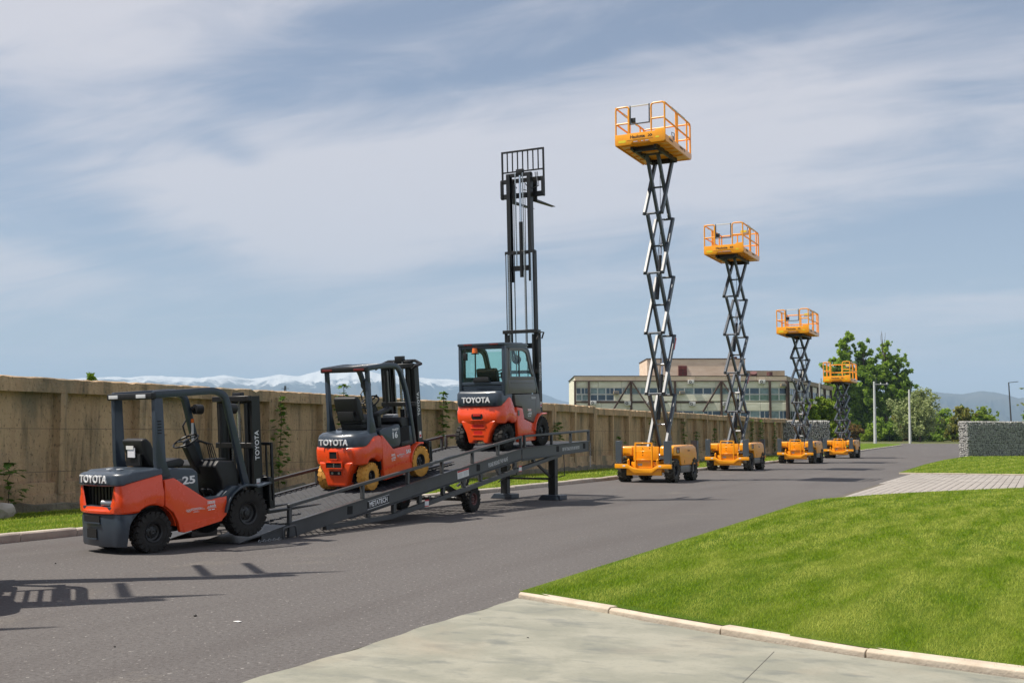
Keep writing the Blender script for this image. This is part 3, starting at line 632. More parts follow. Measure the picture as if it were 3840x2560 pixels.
# ------------------------------------------------------------------ mountains
layered('mountain_rock', (0.060, 0.066, 0.060), [(0.0006, (1, 1, 1), 0.4, 0.65, (0.11, 0.10, 0.075), 1, 8, 0.3)], 1.0, spec=0.05)
def snowmat():
    layered('mountain_snow', (0.060, 0.066, 0.060), [(0.0006, (1, 1, 1), 0.4, 0.65, (0.11, 0.10, 0.075), 1, 8, 0.3)], 1.0, spec=0.05)
    t = MT['mountain_snow'].node_tree; b = t.nodes['Principled BSDF']; src = b.inputs['Base Color'].links[0].from_socket
    tcx = t.nodes.new('ShaderNodeTexCoord'); sp = t.nodes.new('ShaderNodeSeparateXYZ'); t.links.new(tcx.outputs['Object'], sp.inputs[0])
    nz = t.nodes.new('ShaderNodeTexNoise'); nz.inputs['Scale'].default_value = 0.0030; nz.inputs['Detail'].default_value = 9; nz.inputs['Roughness'].default_value = 0.68; t.links.new(tcx.outputs['Object'], nz.inputs['Vector'])
    a = t.nodes.new('ShaderNodeMath'); a.operation = 'MULTIPLY_ADD'; t.links.new(nz.outputs['Fac'], a.inputs[0]); a.inputs[1].default_value = 620; t.links.new(sp.outputs[2], a.inputs[2])
    mr = t.nodes.new('ShaderNodeMapRange'); mr.inputs['From Min'].default_value = 930; mr.inputs['From Max'].default_value = 1010; t.links.new(a.outputs[0], mr.inputs['Value'])
    mxr = t.nodes.new('ShaderNodeMix'); mxr.data_type = 'RGBA'; t.links.new(mr.outputs[0], mxr.inputs['Factor']); t.links.new(src, mxr.inputs['A']); mxr.inputs['B'].default_value = (0.72, 0.72, 0.70, 1)
    t.links.new(mxr.outputs['Result'], b.inputs['Base Color'])
snowmat()
def fnoise(x, seed, octs=6, rough=0.55):
    r2 = np.random.default_rng(seed); s_ = np.zeros_like(x); a = 1.0; f = 1.0
    for _ in range(octs):
        g = r2.uniform(-1, 1, 4096); i = np.floor(x * f).astype(int); u = x * f - i; u = u * u * (3 - 2 * u); s_ += a * (g[i % 4096] * (1 - u) + g[(i + 1) % 4096] * u); a *= rough; f *= 2.03
    return s_
def mountain(name, ridge, D, material, seed, amp, snow=False, rows=26):
    xs = np.linspace(ridge[0][0], ridge[-1][0], 420); ys = np.interp(xs, [p[0] for p in ridge], [p[1] for p in ridge])
    ys = ys + fnoise(xs / 60.0, seed) * amp
    V = []; n = len(xs)
    for j in range(rows):
        t_ = j / (rows - 1)
        for i in range(n):
            d = ray(xs[i], ys[i]); h = math.hypot(d.x, d.y); tan = d.z / h
            if t_ <= 0.8:
                q = t_ / 0.8; dist = D * (0.62 + 0.38 * q); zt = D * tan * (q ** 1.25)
                zt *= 1 + (1 - q) * 0.5 * float(fnoise(np.array([xs[i] / 38.0 + 9 * math.sin(j * 0.6) * 0.1]), seed + 5, 5)[0]) * min(1, q * 2)
            else:
                q = (t_ - 0.8) / 0.2; dist = D * (1 + 0.25 * q); zt = D * tan * (1 - q)
            V.append((d.x / h * dist, d.y / h * dist, max(-2, zt) if t_ > 0 and t_ < 1 else -40))
    Fq = [(j * n + i, j * n + i + 1, (j + 1) * n + i + 1, (j + 1) * n + i) for j in range(rows - 1) for i in range(n - 1)]
    return struct(raw_mesh(name, V, Fq, material, smooth=True))
mountain('mountain_snowy', [(-600, 1440), (100, 1428), (370, 1416), (608, 1409), (744, 1418), (837, 1403), (948, 1420), (1050, 1402), (1118, 1409), (1211, 1388), (1330, 1386), (1450, 1402), (1560, 1415), (1645, 1420), (1730, 1428), (1880, 1450), (2027, 1475), (2112, 1503), (2300, 1545), (2700, 1570)], 15000, 'mountain_snow', 3, 2.5)
mountain('hills', [(2600, 1575), (3000, 1520), (3300, 1480), (3456, 1464), (3542, 1473), (3611, 1477), (3687, 1465), (3749, 1473), (3818, 1492), (3900, 1485), (4300, 1440), (4900, 1470)], 11000, 'mountain_rock', 8, 1.6)

# ------------------------------------------------------------------ workshop building beyond the fence
BD = 150.0; PM = F_PX / BD
def bz(y): return EYE + (HOR - y) / PM
def bu(px): return (px - 2155) / PM
_c = Vector((0, 0, 0)) + Vector((-math.sin(YAW), math.cos(YAW), 0)) * BD + _rt * ((2155 - 1920) / PM)
bld = thing('workshop_building', 'long pale concrete workshop with window bands, rusty steel bracing and tan upper block', 'building', _c, YAW)
W_ = bu(2950)
b = MB()
def facade(y_top, y_bot, x0=0.0, x1=W_, out=0.0): b.b2(x0, x1, -out, 0.4, bz(y_bot), bz(y_top))
wl = MB().b2(0.05, W_ - 0.05, 0.3, 16, 0, bz(1411)).build('wall', 'panel_pale', bld, smooth=False)
def spandrels(y_top, y_bot, nseg, name='concrete_panel'):
    xs = np.linspace(0, W_, nseg + 1)
    for k in range(nseg):
        MB().b2(xs[k] + 0.015, xs[k + 1] - 0.015, -0.02 - 0.03 * random.random(), 0.3, bz(y_bot), bz(y_top)).build(name, 'panel_pale', bld, 0.03, 1, smooth=False)
spandrels(1429, 1453.5, 9); spandrels(1511, 1539, 8); spandrels(1571, 1600, 8); spandrels(1601, 1628, 8)
for (a, c) in ((2303, 2531), (2531, 2775)): MB().b2(bu(a), bu(c) - 0.02, -0.05, 0.3, bz(1504), bz(1479)).build('concrete_panel', 'panel_pale', bld, 0.03, 1, smooth=False)
n = 7
for k in range(n): MB().b2(W_ * k / n + 0.01, W_ * (k + 1) / n - 0.01, -0.12, 0.5, bz(1428), bz(1411)).build('parapet_panel', 'bricks_tan', bld, 0.02, 1, smooth=False)
MB().b2(-0.1, W_ + 0.1, -0.2, 16, bz(1410.5), bz(1409)).build('roof_edge', 'rust_steel', bld, smooth=False)
MB().b2(-0.3, W_ + 0.05, -0.22, -0.02, bz(1430), bz(1427.5)).build('cornice_beam', 'rust_steel', bld, smooth=False)
MB().b2(0.1, bu(2500), -0.14, 0.1, bz(1510), bz(1505)).build('floor_beam', 'rust_steel', bld, smooth=False)
MB().b2(bu(2531), bu(2675), -0.14, 0.1, bz(1511), bz(1506)).build('floor_beam', 'rust_steel', bld, smooth=False)
def window(px0, px1, y0, y1, pm_, div=1):
    x0, x1, z0, z1 = bu(px0), bu(px1), bz(y1), bz(y0); f = MB(); t_ = 0.07
    f.b2(x0, x0 + t_, 0.03, 0.14, z0, z1).b2(x1 - t_, x1, 0.03, 0.14, z0, z1).b2(x0 + t_, x1 - t_, 0.03, 0.14, z1 - t_, z1).b2(x0 + t_, x1 - t_, 0.03, 0.14, z0, z0 + t_)
    for k in range(1, div): f.b2(x0 + (x1 - x0) * k / div - 0.04, x0 + (x1 - x0) * k / div + 0.04, 0.04, 0.13, z0 + t_, z1 - t_)
    o = f.build('window', 'window_frame', bld, smooth=False)
    MB().b2(x0 + t_ * 0.5, x1 - t_ * 0.5, 0.09, 0.10, z0 + t_ * 0.5, z1 - t_ * 0.5).build('pane', pm_, o, smooth=False)
e1 = [2160, 2179, 2206, 2213, 2241, 2272, 2303, 2334, 2366, 2400, 2434, 2466, 2499, 2531, 2567, 2602, 2637, 2670, 2704, 2738, 2775, 2811, 2848, 2884, 2890, 2921, 2949]
for k in range(len(e1) - 1):
    if e1[k + 1] - e1[k] < 10: continue
    window(e1[k], e1[k + 1], 1454, 1478, ['pane', 'pane_pale', 'pane', 'pane_pale', 'pane_pale'][(k * 7) % 5], 2 if k in (1, 5, 7) else 1)
for (a, c, m_) in ((2160, 2182, 'pane_pale'), (2182, 2207, 'pane_pale'), (2213, 2241, 'pane'), (2241, 2272, 'pane'), (2272, 2302, 'pane'), (2776, 2811, 'pane_green'), (2811, 2848, 'pane_green'), (2848, 2884, 'pane_green'), (2890, 2921, 'pane_green'), (2921, 2949, 'pane_green')):
    window(a, c, 1479, 1503, m_)
e2 = [2165, 2206, 2240, 2275, 2310, 2345, 2380, 2420, 2460, 2510, 2560, 2600, 2637, 2670, 2704, 2738, 2775, 2811, 2848, 2884, 2890, 2921, 2949]
for k in range(len(e2) - 1):
    if e2[k + 1] - e2[k] < 10: continue
    window(e2[k], e2[k + 1], 1540, 1570, ['pane', 'pane', 'pane_pale'][k % 3], 2 if k % 3 == 0 else 1)
for px in (2156, 2208, 2366, 2531, 2704, 2886, 2949):
    MB().b2(bu(px) - 0.13, bu(px) + 0.13, -0.32, -0.06, 0, bz(1428)).build('column', 'rust_steel', bld, smooth=False)
for px in (2366, 2704):
    for sg in (-1, 1): MB().bar((bu(px) + sg * 0.12, -0.45, bz(1433)), (bu(px + sg * 74), -0.95, bz(1545)), 0.2, 0.2).build('brace', 'rust_steel', bld, smooth=False)
# upper storey, side wing, roof vents
up = MB().b2(bu(2443), bu(2822), 4.5, 14, bz(1409), bz(1338)).build('upper_block', 'bricks_tan', bld, smooth=False)
MB().b2(bu(2441), bu(2824), 4.4, 14.1, bz(1338), bz(1335)).build('roof_edge', 'rust_steel', up, smooth=False)
MB().b2(bu(2563), bu(2596), 4.38, 4.5, bz(1406), bz(1364)).build('shutter', 'red_shutter', up, smooth=False)
for zz in (1378, 1392): MB().b2(bu(2563), bu(2596), 4.33, 4.38, bz(zz + 0.7), bz(zz)).build('shutter_rail', 'rust_steel', up, smooth=False)
MB().b2(bu(2579), bu(2581), 4.34, 4.38, bz(1406), bz(1376)).build('shutter_rail', 'rust_steel', up, smooth=False)
MB().b2(bu(2823), bu(2985), 6, 14, bz(1409), bz(1380)).build('upper_block', 'wall_brown', bld, smooth=False)
MB().cyl((bu(2790), 6, bz(1337)), (bu(2790), 6, bz(1326)), 0.38, 10).build('roof_vent', 'vent_rust', bld)
MB().cyl((bu(2842), 2.5, bz(1409)), (bu(2840), 2.2, bz(1394)), 0.5, 10).build('roof_vent', 'vent_rust', bld)
MB().cyl((bu(2903), 2.5, bz(1409)), (bu(2903), 2.5, bz(1391)), 0.42, 10).build('roof_vent', 'vent_rust', bld)
wing = bpy.data.objects.new('side_wing', None); C.objects.link(wing); wing.parent = bld; wing.location = (W_ + 0.02, 0.1, 0); wing.rotation_euler = (0, 0, R(64.1))
bpy.data.objects.remove(wing)
ca, sa = math.cos(R(64.1)), math.sin(R(64.1))
def wbox(u0, u1, t0, t1, z0, z1, name, m_, par):
    V = []
    for z in (z0, z1):
        for tt in (t0, t1):
            for u in (u0, u1): V.append((W_ + 0.06 + u * ca - tt * sa, 0.1 + u * sa + tt * ca, z))
    return MB().add(V, [(0, 2, 3, 1), (4, 5, 7, 6), (0, 1, 5, 4), (2, 6, 7, 3), (0, 4, 6, 2), (1, 3, 7, 5)]).build(name, m_, par, smooth=False)
wg = wbox(0, 36, 0.1, 9, 0, bz(1430), 'side_wall', 'panel_pale', bld)
wbox(-0.1, 36.1, -0.1, 9, bz(1428), bz(1411), 'parapet_panel', 'wall_brown', wg)
for k in range(7): wbox(0.2 + 5.6 * k, 0.55 + 5.6 * k, -0.25, 0.08, 0, bz(1430), 'column', 'rust_steel', wg)
for k in range(6):
    for (za, zb) in ((1478, 1454), (1570, 1540)):
        for q in range(4):
            wbox(0.75 + 5.6 * k + 1.2 * q, 1.83 + 5.6 * k + 1.2 * q, 0.0, 0.09, bz(za), bz(zb), 'window', 'pane', wg)
        for q in range(5): wbox(0.66 + 5.6 * k + 1.2 * q, 0.74 + 5.6 * k + 1.2 * q, -0.05, 0.09, bz(za), bz(zb), 'window_bar', 'window_frame', wg)
def ac(px, y, label, kind=0):
    p = _c + _rt * bu(px) + Vector((math.sin(YAW), -math.cos(YAW), 0)) * 0.36; p.z = bz(y)
    t = thing('air_conditioner', label, 'air conditioner', p, YAW, 'air conditioner units on the workshop facade')
    if kind == 0:
        MB().b2(-0.42, 0.42, -0.16, 0.16, -0.28, 0.28).build('casing', 'ac_white', t, 0.03)
        MB().cyl((-0.12, -0.16, 0), (-0.12, -0.185, 0), 0.21, 20).build('fan_grille', 'ac_fan', t)
        MB().cyl((-0.12, -0.185, 0), (-0.12, -0.20, 0), 0.07, 12).build('fan_hub', 'ac_white', t)
        MB().bar((-0.3, 0.35, -0.3), (-0.3, -0.1, -0.3), 0.04, 0.04).bar((0.3, 0.35, -0.3), (0.3, -0.1, -0.3), 0.04, 0.04).build('bracket', 'rust_steel', t, smooth=False)
    else:
        MB().b2(-0.36, 0.36, -0.32, 0.3, -0.2, 0.2).build('casing', 'wall_brown', t, 0.02)
        MB().b2(-0.30, 0.30, -0.335, -0.32, -0.15, 0.15).build('grille', 'ac_fan', t, smooth=False)
ac(2224, 1511, 'white air conditioner below the corner glazing of the workshop'); ac(2352, 1512, 'white air conditioner left of the first steel brace post')
ac(2435, 1512, 'white air conditioner right of the first steel brace'); ac(2590, 1433, 'white air conditioner high under the parapet beside the upper block')
ac(2594, 1515, 'white air conditioner on the floor beam left of the second brace'); ac(2718, 1515, 'white air conditioner just right of the second brace post')
ac(2856, 1432, 'white air conditioner high under the parapet by the green glazing'); ac(2783, 1515, 'white air conditioner below the start of the green glazing')
ac(2309, 1473, 'old brown window air conditioner above the corner glazing', 1); ac(2556, 1473, 'old brown window air conditioner in the middle window band', 1); ac(2935, 1444, 'old brown air conditioner box near the building corner', 1)

# ------------------------------------------------------------------ poles, lamps, pylon
def pole(px, py_base, top_y, r, m_, label, arm=0):
    p = on_ground(px, py_base); d = math.hypot(p.x, p.y); H = at_dist(px, top_y, d).z
    t = thing('utility_pole', label, 'pole', p, YAW, 'utility poles beyond the gate')
    MB().cyl((0, 0, -0.1), (0.12, 0, H), r, 10, r * 0.62).build('shaft', m_, t)
    MB().cyl((0.12 + r * 1.2, 0, H * 0.9), (0.12 + r * 1.2, 0, H * 1.07), r * 0.22, 6).build('spike', 'pole_dark', t)
    if arm:
        MB().bar((0, -0.1, H * 0.955), (arm, -0.1, H * 0.955), 0.12, 0.12).build('cross_arm', m_, t)
        for q in (0.5, 0.95): MB().cyl((arm * q, -0.1, H * 0.957), (arm * q, -0.1, H * 0.985), 0.09, 8).build('insulator', 'label_white', t)
    return t
pole(3282, 1663, 1430, 0.27, 'pole_white', 'white tapered utility pole with a cross arm in front of the poplars', 2.4)
pole(3413, 1661, 1460, 0.24, 'pole_white', 'plain white utility pole in front of the silvery tree')
pole(3016, 1668, 1366, 0.33, 'pole_concrete', 'grey concrete pole beside the workshop corner', 0)
pole(3076, 1668, 1434, 0.20, 'pole_concrete', 'slim grey pole at the end of the workshop side wing', 0)
p = on_ground(3797, 1664); d_ = math.hypot(p.x, p.y); H_ = at_dist(3790, 1433, d_).z
t = thing('street_lamp', 'dark street lamp with a straight arm behind the wide gabion wall', 'street lamp', p, YAW)
MB().cyl((0, 0, -0.1), (-0.25, 0, H_), 0.16, 8, 0.10).build('post', 'pole_dark', t); MB().bar((-0.25, 0, H_ - 0.05), (1.35, 0, H_ + 0.12), 0.16, 0.10).build('lamp_head', 'pole_dark', t)
# lattice pylon on the skyline beyond the fence
pp = at_dist(1069, 1480, 700); pp.z = 0; hp = at_dist(1069, 1445, 700).z
t = thing('power_pylon', 'small dark lattice power pylon on the skyline above the fence', 'pylon', pp, YAW)
b = MB()
for sx in (-1, 1):
    for sy in (-1, 1): b.bar((sx * 2.4, sy * 2.4, 0), (sx * 0.35, sy * 0.35, hp), 0.22, 0.22)
for k in range(7):
    z0_, z1_ = hp * k / 7, hp * (k + 1) / 7; w0, w1 = 2.4 - 2.05 * k / 7, 2.4 - 2.05 * (k + 1) / 7
    for sy in (-1, 1): b.bar((-w0, sy * w0, z0_), (w1, sy * w1, z1_), 0.14, 0.14); b.bar((w0, sy * w0, z0_), (-w1, sy * w1, z1_), 0.14, 0.14)
b.build('lattice', 'pole_dark', t, smooth=False)
b = MB()
for zz, ww in ((0.82, 3.2), (0.94, 2.4)): b.bar((-ww, 0, hp * zz), (ww, 0, hp * zz), 0.3, 0.25)
b.build('cross_arm', 'pole_dark', t, smooth=False)

# low walls at the far end of the road
tag(MB().bar((-8, 211, 0.28), (14, 218, 0.28), 0.4, 0.56).build('garden_wall', 'wall_brown', bev=0.03), 'low brown wall at the far end of the road below the trees', 'wall')

# ------------------------------------------------------------------ trees
def leaf_cards(cent, rad, count, size, seed, squash=1.0, up=0.0, droop=0.0):
    r2 = np.random.default_rng(seed); VS = []
    cent = np.asarray(cent); rad = np.asarray(rad); pr = rad ** 2 / (rad ** 2).sum(); idx = r2.choice(len(cent), count, p=pr)
    g = r2.normal(size=(count, 3)); g /= np.linalg.norm(g, axis=1)[:, None]; g *= (r2.uniform(0, 1, count) ** 0.45)[:, None]
    P = cent[idx] + g * rad[idx][:, None] * np.array([1, 1, squash])
    ax = r2.normal(size=(count, 3)); ax[:, 2] = ax[:, 2] * 0.7 - droop; ax /= np.linalg.norm(ax, axis=1)[:, None]
    sd = np.cross(ax, r2.normal(size=(count, 3))); sd /= np.linalg.norm(sd, axis=1)[:, None]
    s_ = size * r2.uniform(0.6, 1.3, count)[:, None]
    V = np.stack([P - ax * s_, P + sd * s_ * 0.55, P + ax * s_, P - sd * s_ * 0.55], 1).reshape(-1, 3)
    return V, np.arange(len(V)).reshape(-1, 4)
def tree(px, py_base, py_top, wpx, name, label, lm, seed, shape='oval', n=5200, leaf=0.34, trunk=0.3, bare=False, clear=0.12, group='trees at the end of the road', dist=None):
    p = on_ground(px, py_base) if dist is None else at_dist(px, HOR, dist); p.z = 0
    d = math.hypot(p.x, p.y); H = at_dist(px, py_top, d).z; Rr = wpx * d / F_PX / 2; t2 = random.Random(seed)
    t = thing(name, label, 'tree' if H > 3 else 'bush', p, YAW + t2.uniform(-.3, .3), group)
    b = MB(); pts = [(t2.uniform(-.05, .05) * Rr * k / 3, t2.uniform(-.05, .05) * Rr * k / 3, H * 0.92 * k / 6) for k in range(7)]
    b.tube(pts, 1, 7, rs=[max(0.02, trunk * (1 - 0.15 * k)) for k in range(7)])
    cent = []; rad = []; nb = 42 if shape != 'bush' else 18
    for k in range(nb):
        f = clear + (0.97 - clear) * (k + t2.random()) / nb; a = t2.uniform(0, 6.28)
        env = {'oval': math.sin(math.pi * min(1, 0.12 + 0.88 * f) ** 0.9) ** 0.6, 'column': min(1, 0.45 + 1.2 * f) * (1 - f) ** 0.42 * 1.1, 'bush': math.sqrt(max(0.05, 1 - f * f)), 'cone': (1 - f) ** 0.8 * 1.1 + 0.08}[shape]
        rr = Rr * env * t2.uniform(0.10, 0.80); c = (rr * math.cos(a), rr * math.sin(a), H * f)
        q = Vector(pts[min(6, int(f * 5.5))])
        if shape != 'bush': b.tube([(q.x, q.y, H * max(0.04, f - 0.12)), (c[0] * 0.5, c[1] * 0.5, H * (f - 0.04)), c], 1, 5, rs=[trunk * 0.4, trunk * 0.22, 0.03])
        cent.append(c); rad.append(Rr * t2.uniform(0.22, 0.40) * max(0.45, env))
        for _ in range(2): cent.append((c[0] + t2.gauss(0, .28) * Rr, c[1] + t2.gauss(0, .28) * Rr, min(H, max(0.1, c[2] + t2.gauss(0, .22) * Rr)))); rad.append(Rr * t2.uniform(0.12, 0.28) * max(0.45, env))
    if bare:
        for k in range(9):
            a = t2.uniform(0, 6.28); q = (t2.uniform(-.25, .25) * Rr, t2.uniform(-.25, .25) * Rr, H * t2.uniform(0.8, 0.88)); b.tube([q, (q[0] + math.cos(a) * 0.5, q[1] + math.sin(a) * 0.5, H * t2.uniform(0.97, 1.1))], 1, 4, rs=[0.09, 0.02])
    b.build('trunk', 'bark', t)
    V, Fq = leaf_cards(cent, rad, int(n * 1.7), leaf * 1.15, seed, 1.0, droop=0.9 if 'willow' in name else 0.0)
    V[:, 2] = np.maximum(V[:, 2], 0.03)
    stuff(raw_mesh('crown', V, Fq, lm, t))
    return t
G = 'trees at the end of the road'
tree(3150, 1652, 1350, 170, 'poplar_tree', 'broad green poplar with its left limbs behind the fourth lift platform', 'leaf_poplar', 21, 'oval', 6500, 0.40, 0.4)
tree(3180, 1652, 1250, 150, 'poplar_tree', 'tallest green poplar with a rounded top behind the fourth lift', 'leaf_poplar', 22, 'column', 8000, 0.40, 0.45, clear=0.06)
tree(3245, 1652, 1278, 150, 'poplar_tree', 'dark poplar with twin tops beside the white pole', 'leaf_dark', 23, 'column', 8000, 0.40, 0.4, clear=0.05)
tree(3325, 1652, 1268, 125, 'poplar_tree', 'thin poplar with bare dead twigs at its top', 'leaf_poplar', 24, 'column', 4200, 0.36, 0.4, bare=True, clear=0.1)
tree(3372, 1652, 1325, 120, 'poplar_tree', 'loose green poplar leaning out over the silvery tree', 'leaf_dark', 25, 'oval', 4200, 0.36, 0.35, clear=0.35)
tree(3450, 1656, 1462, 185, 'silver_tree', 'rounded silvery grey-green tree behind the second white pole', 'leaf_silver', 26, 'oval', 6500, 0.26, 0.3, clear=0.25)
tree(3385, 1650, 1470, 120, 'young_tree', 'yellow-green tree between the poplars and the silvery tree', 'leaf_willow', 27, 'oval', 3500, 0.3, 0.2)
tree(3535, 1654, 1535, 110, 'round_tree', 'small dark green tree right of the silvery tree', 'leaf_poplar', 28, 'oval', 3000, 0.28, 0.2)
tree(3605, 1655, 1525, 95, 'willow_tree', 'yellow-green weeping willow beside the wide gabion wall', 'leaf_willow', 29, 'oval', 4000, 0.3, 0.25, clear=0.05)
tree(3612, 1648, 1515, 34, 'conifer_tree', 'dark pointed conifer behind the willow', 'leaf_dark', 30, 'cone', 1800, 0.3, 0.2, clear=0.1)
tree(3690, 1650, 1528, 110, 'round_tree', 'pale green tree showing above the wide gabion wall', 'leaf_lime', 31, 'oval', 3500, 0.32, 0.2)
tree(3860, 1652, 1545, 90, 'round_tree', 'bright green tree right of the dark street lamp', 'leaf_bright', 32, 'oval', 3000, 0.3, 0.2)
tree(3900, 1640, 1420, 130, 'bare_tree', 'sparse tree with few leaves beyond the street lamp', 'leaf_silver', 33, 'oval', 160, 0.34, 0.25, bare=True, clear=0.3, dist=230)
tree(3090, 1668, 1485, 120, 'leafy_tree', 'bright leafy tree in front of the workshop side wing', 'leaf_lime', 34, 'oval', 4500, 0.28, 0.2, clear=0.08)
tree(3030, 1671, 1500, 90, 'leafy_tree', 'yellow-green tree behind the third lift scissor arms', 'leaf_lime', 35, 'oval', 3000, 0.28, 0.18, clear=0.06)
tree(337, 1500, 1395, 62, 'garden_tree', 'bright green tree top peeping over the fence above the big forklift', 'leaf_bright', 36, 'oval', 900, 0.13, 0.06, clear=0.3, group='', dist=40)
k = 0
for (px, top, wpx, lm, lab) in ((3130, 1560, 90, 'leaf_dark', 'dark green bush behind the fourth lift chassis'), (3205, 1590, 80, 'leaf_red', 'reddish bush right of the fourth lift arms'), (3265, 1610, 70, 'leaf_lime', 'lime bush at the foot of the first white pole'), (3335, 1585, 100, 'leaf_dark', 'dark bush between the two white poles'),
        (3395, 1600, 80, 'leaf_red', 'orange-tinted bush just left of the second white pole'), (3440, 1595, 70, 'leaf_bright', 'bright green bush at the foot of the second white pole'), (3500, 1600, 110, 'leaf_dark', 'dark green hedge bush below the silvery tree'), (3575, 1590, 90, 'leaf_poplar', 'mid green bush left of the willow'), (3650, 1585, 90, 'leaf_poplar', 'mid green bush at the gabion wall end'), (3300, 1560, 90, 'leaf_poplar', 'green bush under the poplars')):
    k += 1; tree(px, 1655.5 - (k % 3), top, wpx, 'bush', lab, lm, 60 + k, 'bush', 2600, 0.26, 0.12, clear=0.02)
# ground cover hiding the far ground behind the verge
def hedge():
    r2 = np.random.default_rng(77); cent = []; rad = []
    for px in range(2900, 4000, 14):
        p = on_ground(px + r2.uniform(-6, 6), 1651); cent.append((p.x, p.y, r2.uniform(1.0, 2.6))); rad.append(r2.uniform(1.8, 3.4))
    V, Fq = leaf_cards(cent, rad, 26000, 0.42, 78); V[:, 2] = np.maximum(V[:, 2], 0.0)
    tag(stuff(raw_mesh('thicket', V, Fq, 'leaf_poplar')), 'dense green thicket closing the view beyond the road end', 'thicket')
hedge()

# ------------------------------------------------------------------ shared machine pieces
def wheel(parent, c, Rr, W, rimr, side, tm='tyre', tread='block', steer=0.0, nb=22, td=0.016, bolts=6, rimmat='rim', boltmat='steel'):
    w_ = MB().lathe([(side * 0.02, 0.0001), (side * W * 0.30, 0.0001), (side * W * 0.34, rimr * 0.18), (side * W * 0.30, rimr * 0.30), (side * 0.02, rimr * 0.30)], (0, 0, 0), 16).build('wheel', rimmat, parent)
    w_.location = c; w_.rotation_euler = (0, 0, steer)
    g = Rr - rimr; b = MB(); Rb = Rr - (td if tread == 'block' else 0.035)
    b.lathe([(-.40 * W, rimr), (-.49 * W, rimr + .25 * g), (-.5 * W, rimr + .6 * g), (-.47 * W, Rb - .10 * g), (-.38 * W, Rb - .015), (0, Rb), (.38 * W, Rb - .015), (.47 * W, Rb - .10 * g), (.5 * W, rimr + .6 * g), (.49 * W, rimr + .25 * g), (.40 * W, rimr)], (0, 0, 0), 48)
    for k in range(nb):
        for s_ in (-1, 1):
            th = 2 * math.pi * (k + (0.25 if s_ > 0 else -0.25)) / nb
            rot = Matrix.Rotation(th, 4, 'X')
            if tread == 'block':
                b.mbox(rot @ Matrix.Translation((s_ * W * 0.262, 0, Rr - 0.014)) @ Matrix.Rotation(s_ * 0.25, 4, 'Z'), (W * 0.46, 2 * math.pi * Rr / nb * (0.74 if td > 0.01 else 0.92), 0.028))
                if td > 0.01: b.mbox(rot @ Matrix.Translation((s_ * W * 0.475, 0, Rr - 0.05)), (0.016, 2 * math.pi * Rr / nb * 0.70, 0.06))
            else:
                b.mbox(rot @ Matrix.Translation((s_ * W * 0.25, 0, Rr - 0.028)) @ Matrix.Rotation(s_ * 0.62, 4, 'Z'), (W * 0.62, 0.042, 0.056))
                b.mbox(rot @ Matrix.Translation((s_ * W * 0.475, -s_ * 0 - 0.075, Rr - 0.075)), (0.022, 0.045, 0.12))
    b.build('tyre', tm, w_, ang=30)
    r_ = MB().lathe([(side * W * 0.42, rimr * 1.01), (side * W * 0.46, rimr * 0.98), (side * W * 0.40, rimr * 0.86), (side * W * 0.16, rimr * 0.80), (side * W * 0.12, rimr * 0.62), (side * W * 0.20, rimr * 0.44), (side * W * 0.20, 0.001)], (0, 0, 0), 32, False)
    r_.lathe([(-side * W * 0.42, rimr * 1.01), (-side * W * 0.30, rimr * 0.9), (-side * W * 0.1, rimr * 0.7), (-side * W * 0.1, 0.001)], (0, 0, 0), 24, False)
    r_.build('rim', rimmat, w_)
    b = MB()
    for k in range(bolts):
        th = 2 * math.pi * k / bolts; yy, zz = rimr * 0.52 * math.cos(th), rimr * 0.52 * math.sin(th); b.cyl((side * W * 0.14, yy, zz), (side * W * 0.25, yy, zz), rimr * 0.065, 6)
    b.build('wheel_nuts', boltmat, w_)
    return w_

def u_outline(w, yr, yf, rc, bulge=0.03, ns=14, na=8, nr=12, taper=0.0):
    """plan outline of a rounded tail: right front -> rear -> left front"""
    pts = []
    h = w / 2
    for k in range(ns): f = k / ns; pts.append((h - taper * f, yf + (yr + rc - yf) * f))
    for k in range(na + 1): a = math.pi / 2 * k / na; pts.append((h - taper - rc + rc * math.cos(a), yr + rc - rc * math.sin(a)))
    xr = h - taper - rc
    for k in range(1, nr): x = xr - 2 * xr * k / nr; pts.append((x, yr - bulge * (1 - (x / xr) ** 2)))
    pts += [(-x, y) for (x, y) in pts[:ns + na + 1][::-1]]
    return pts
def shell(name, out, zb, zt, material, parent, prof=None, cap=True, bot=False, cy=None):
    """wall standing on an outline; zb/zt functions of (x, y); prof: list of (t, inset) from bottom to top"""
    prof = prof or [(0, 0.0), (0.08, 0.0), (0.92, 0.0), (1, 0.0)]
    n = len(out); m = len(prof); V = []; cyv = cy if cy is not None else sum(p[1] for p in out) / n
    for (t_, ins) in prof:
        for (x, y) in out:
            d = Vector((x, y - cyv)); l_ = d.length; k = (l_ - ins) / l_ if l_ > 1e-6 else 1
            a, c = zb(x, y), max(zb(x, y), zt(x, y)); V.append((x * k, cyv + (y - cyv) * k, a + (c - a) * t_))
    Fc = [(j * n + i, j * n + (i + 1), (j + 1) * n + i + 1, (j + 1) * n + i) for j in range(m - 1) for i in range(n - 1)]
    Fc += [(j * n + n - 1, j * n, (j + 1) * n, (j + 1) * n + n - 1) for j in range(m - 1)]
    if cap:
        V.append((0, cyv, sum(v[2] for v in V[(m - 1) * n:]) / n)); c = len(V) - 1
        Fc += [((m - 1) * n + i, (m - 1) * n + (i + 1) % n, c) for i in range(n)]
    return MB().add(V, Fc).build(name, material, parent, ang=42)
def sstep(t_): t_ = min(1, max(0, t_)); return t_ * t_ * (3 - 2 * t_)
def arch(yc, zc, r):
    return lambda y: zc + math.sqrt(r * r - (y - yc) ** 2) if abs(y - yc) < r else -9.0
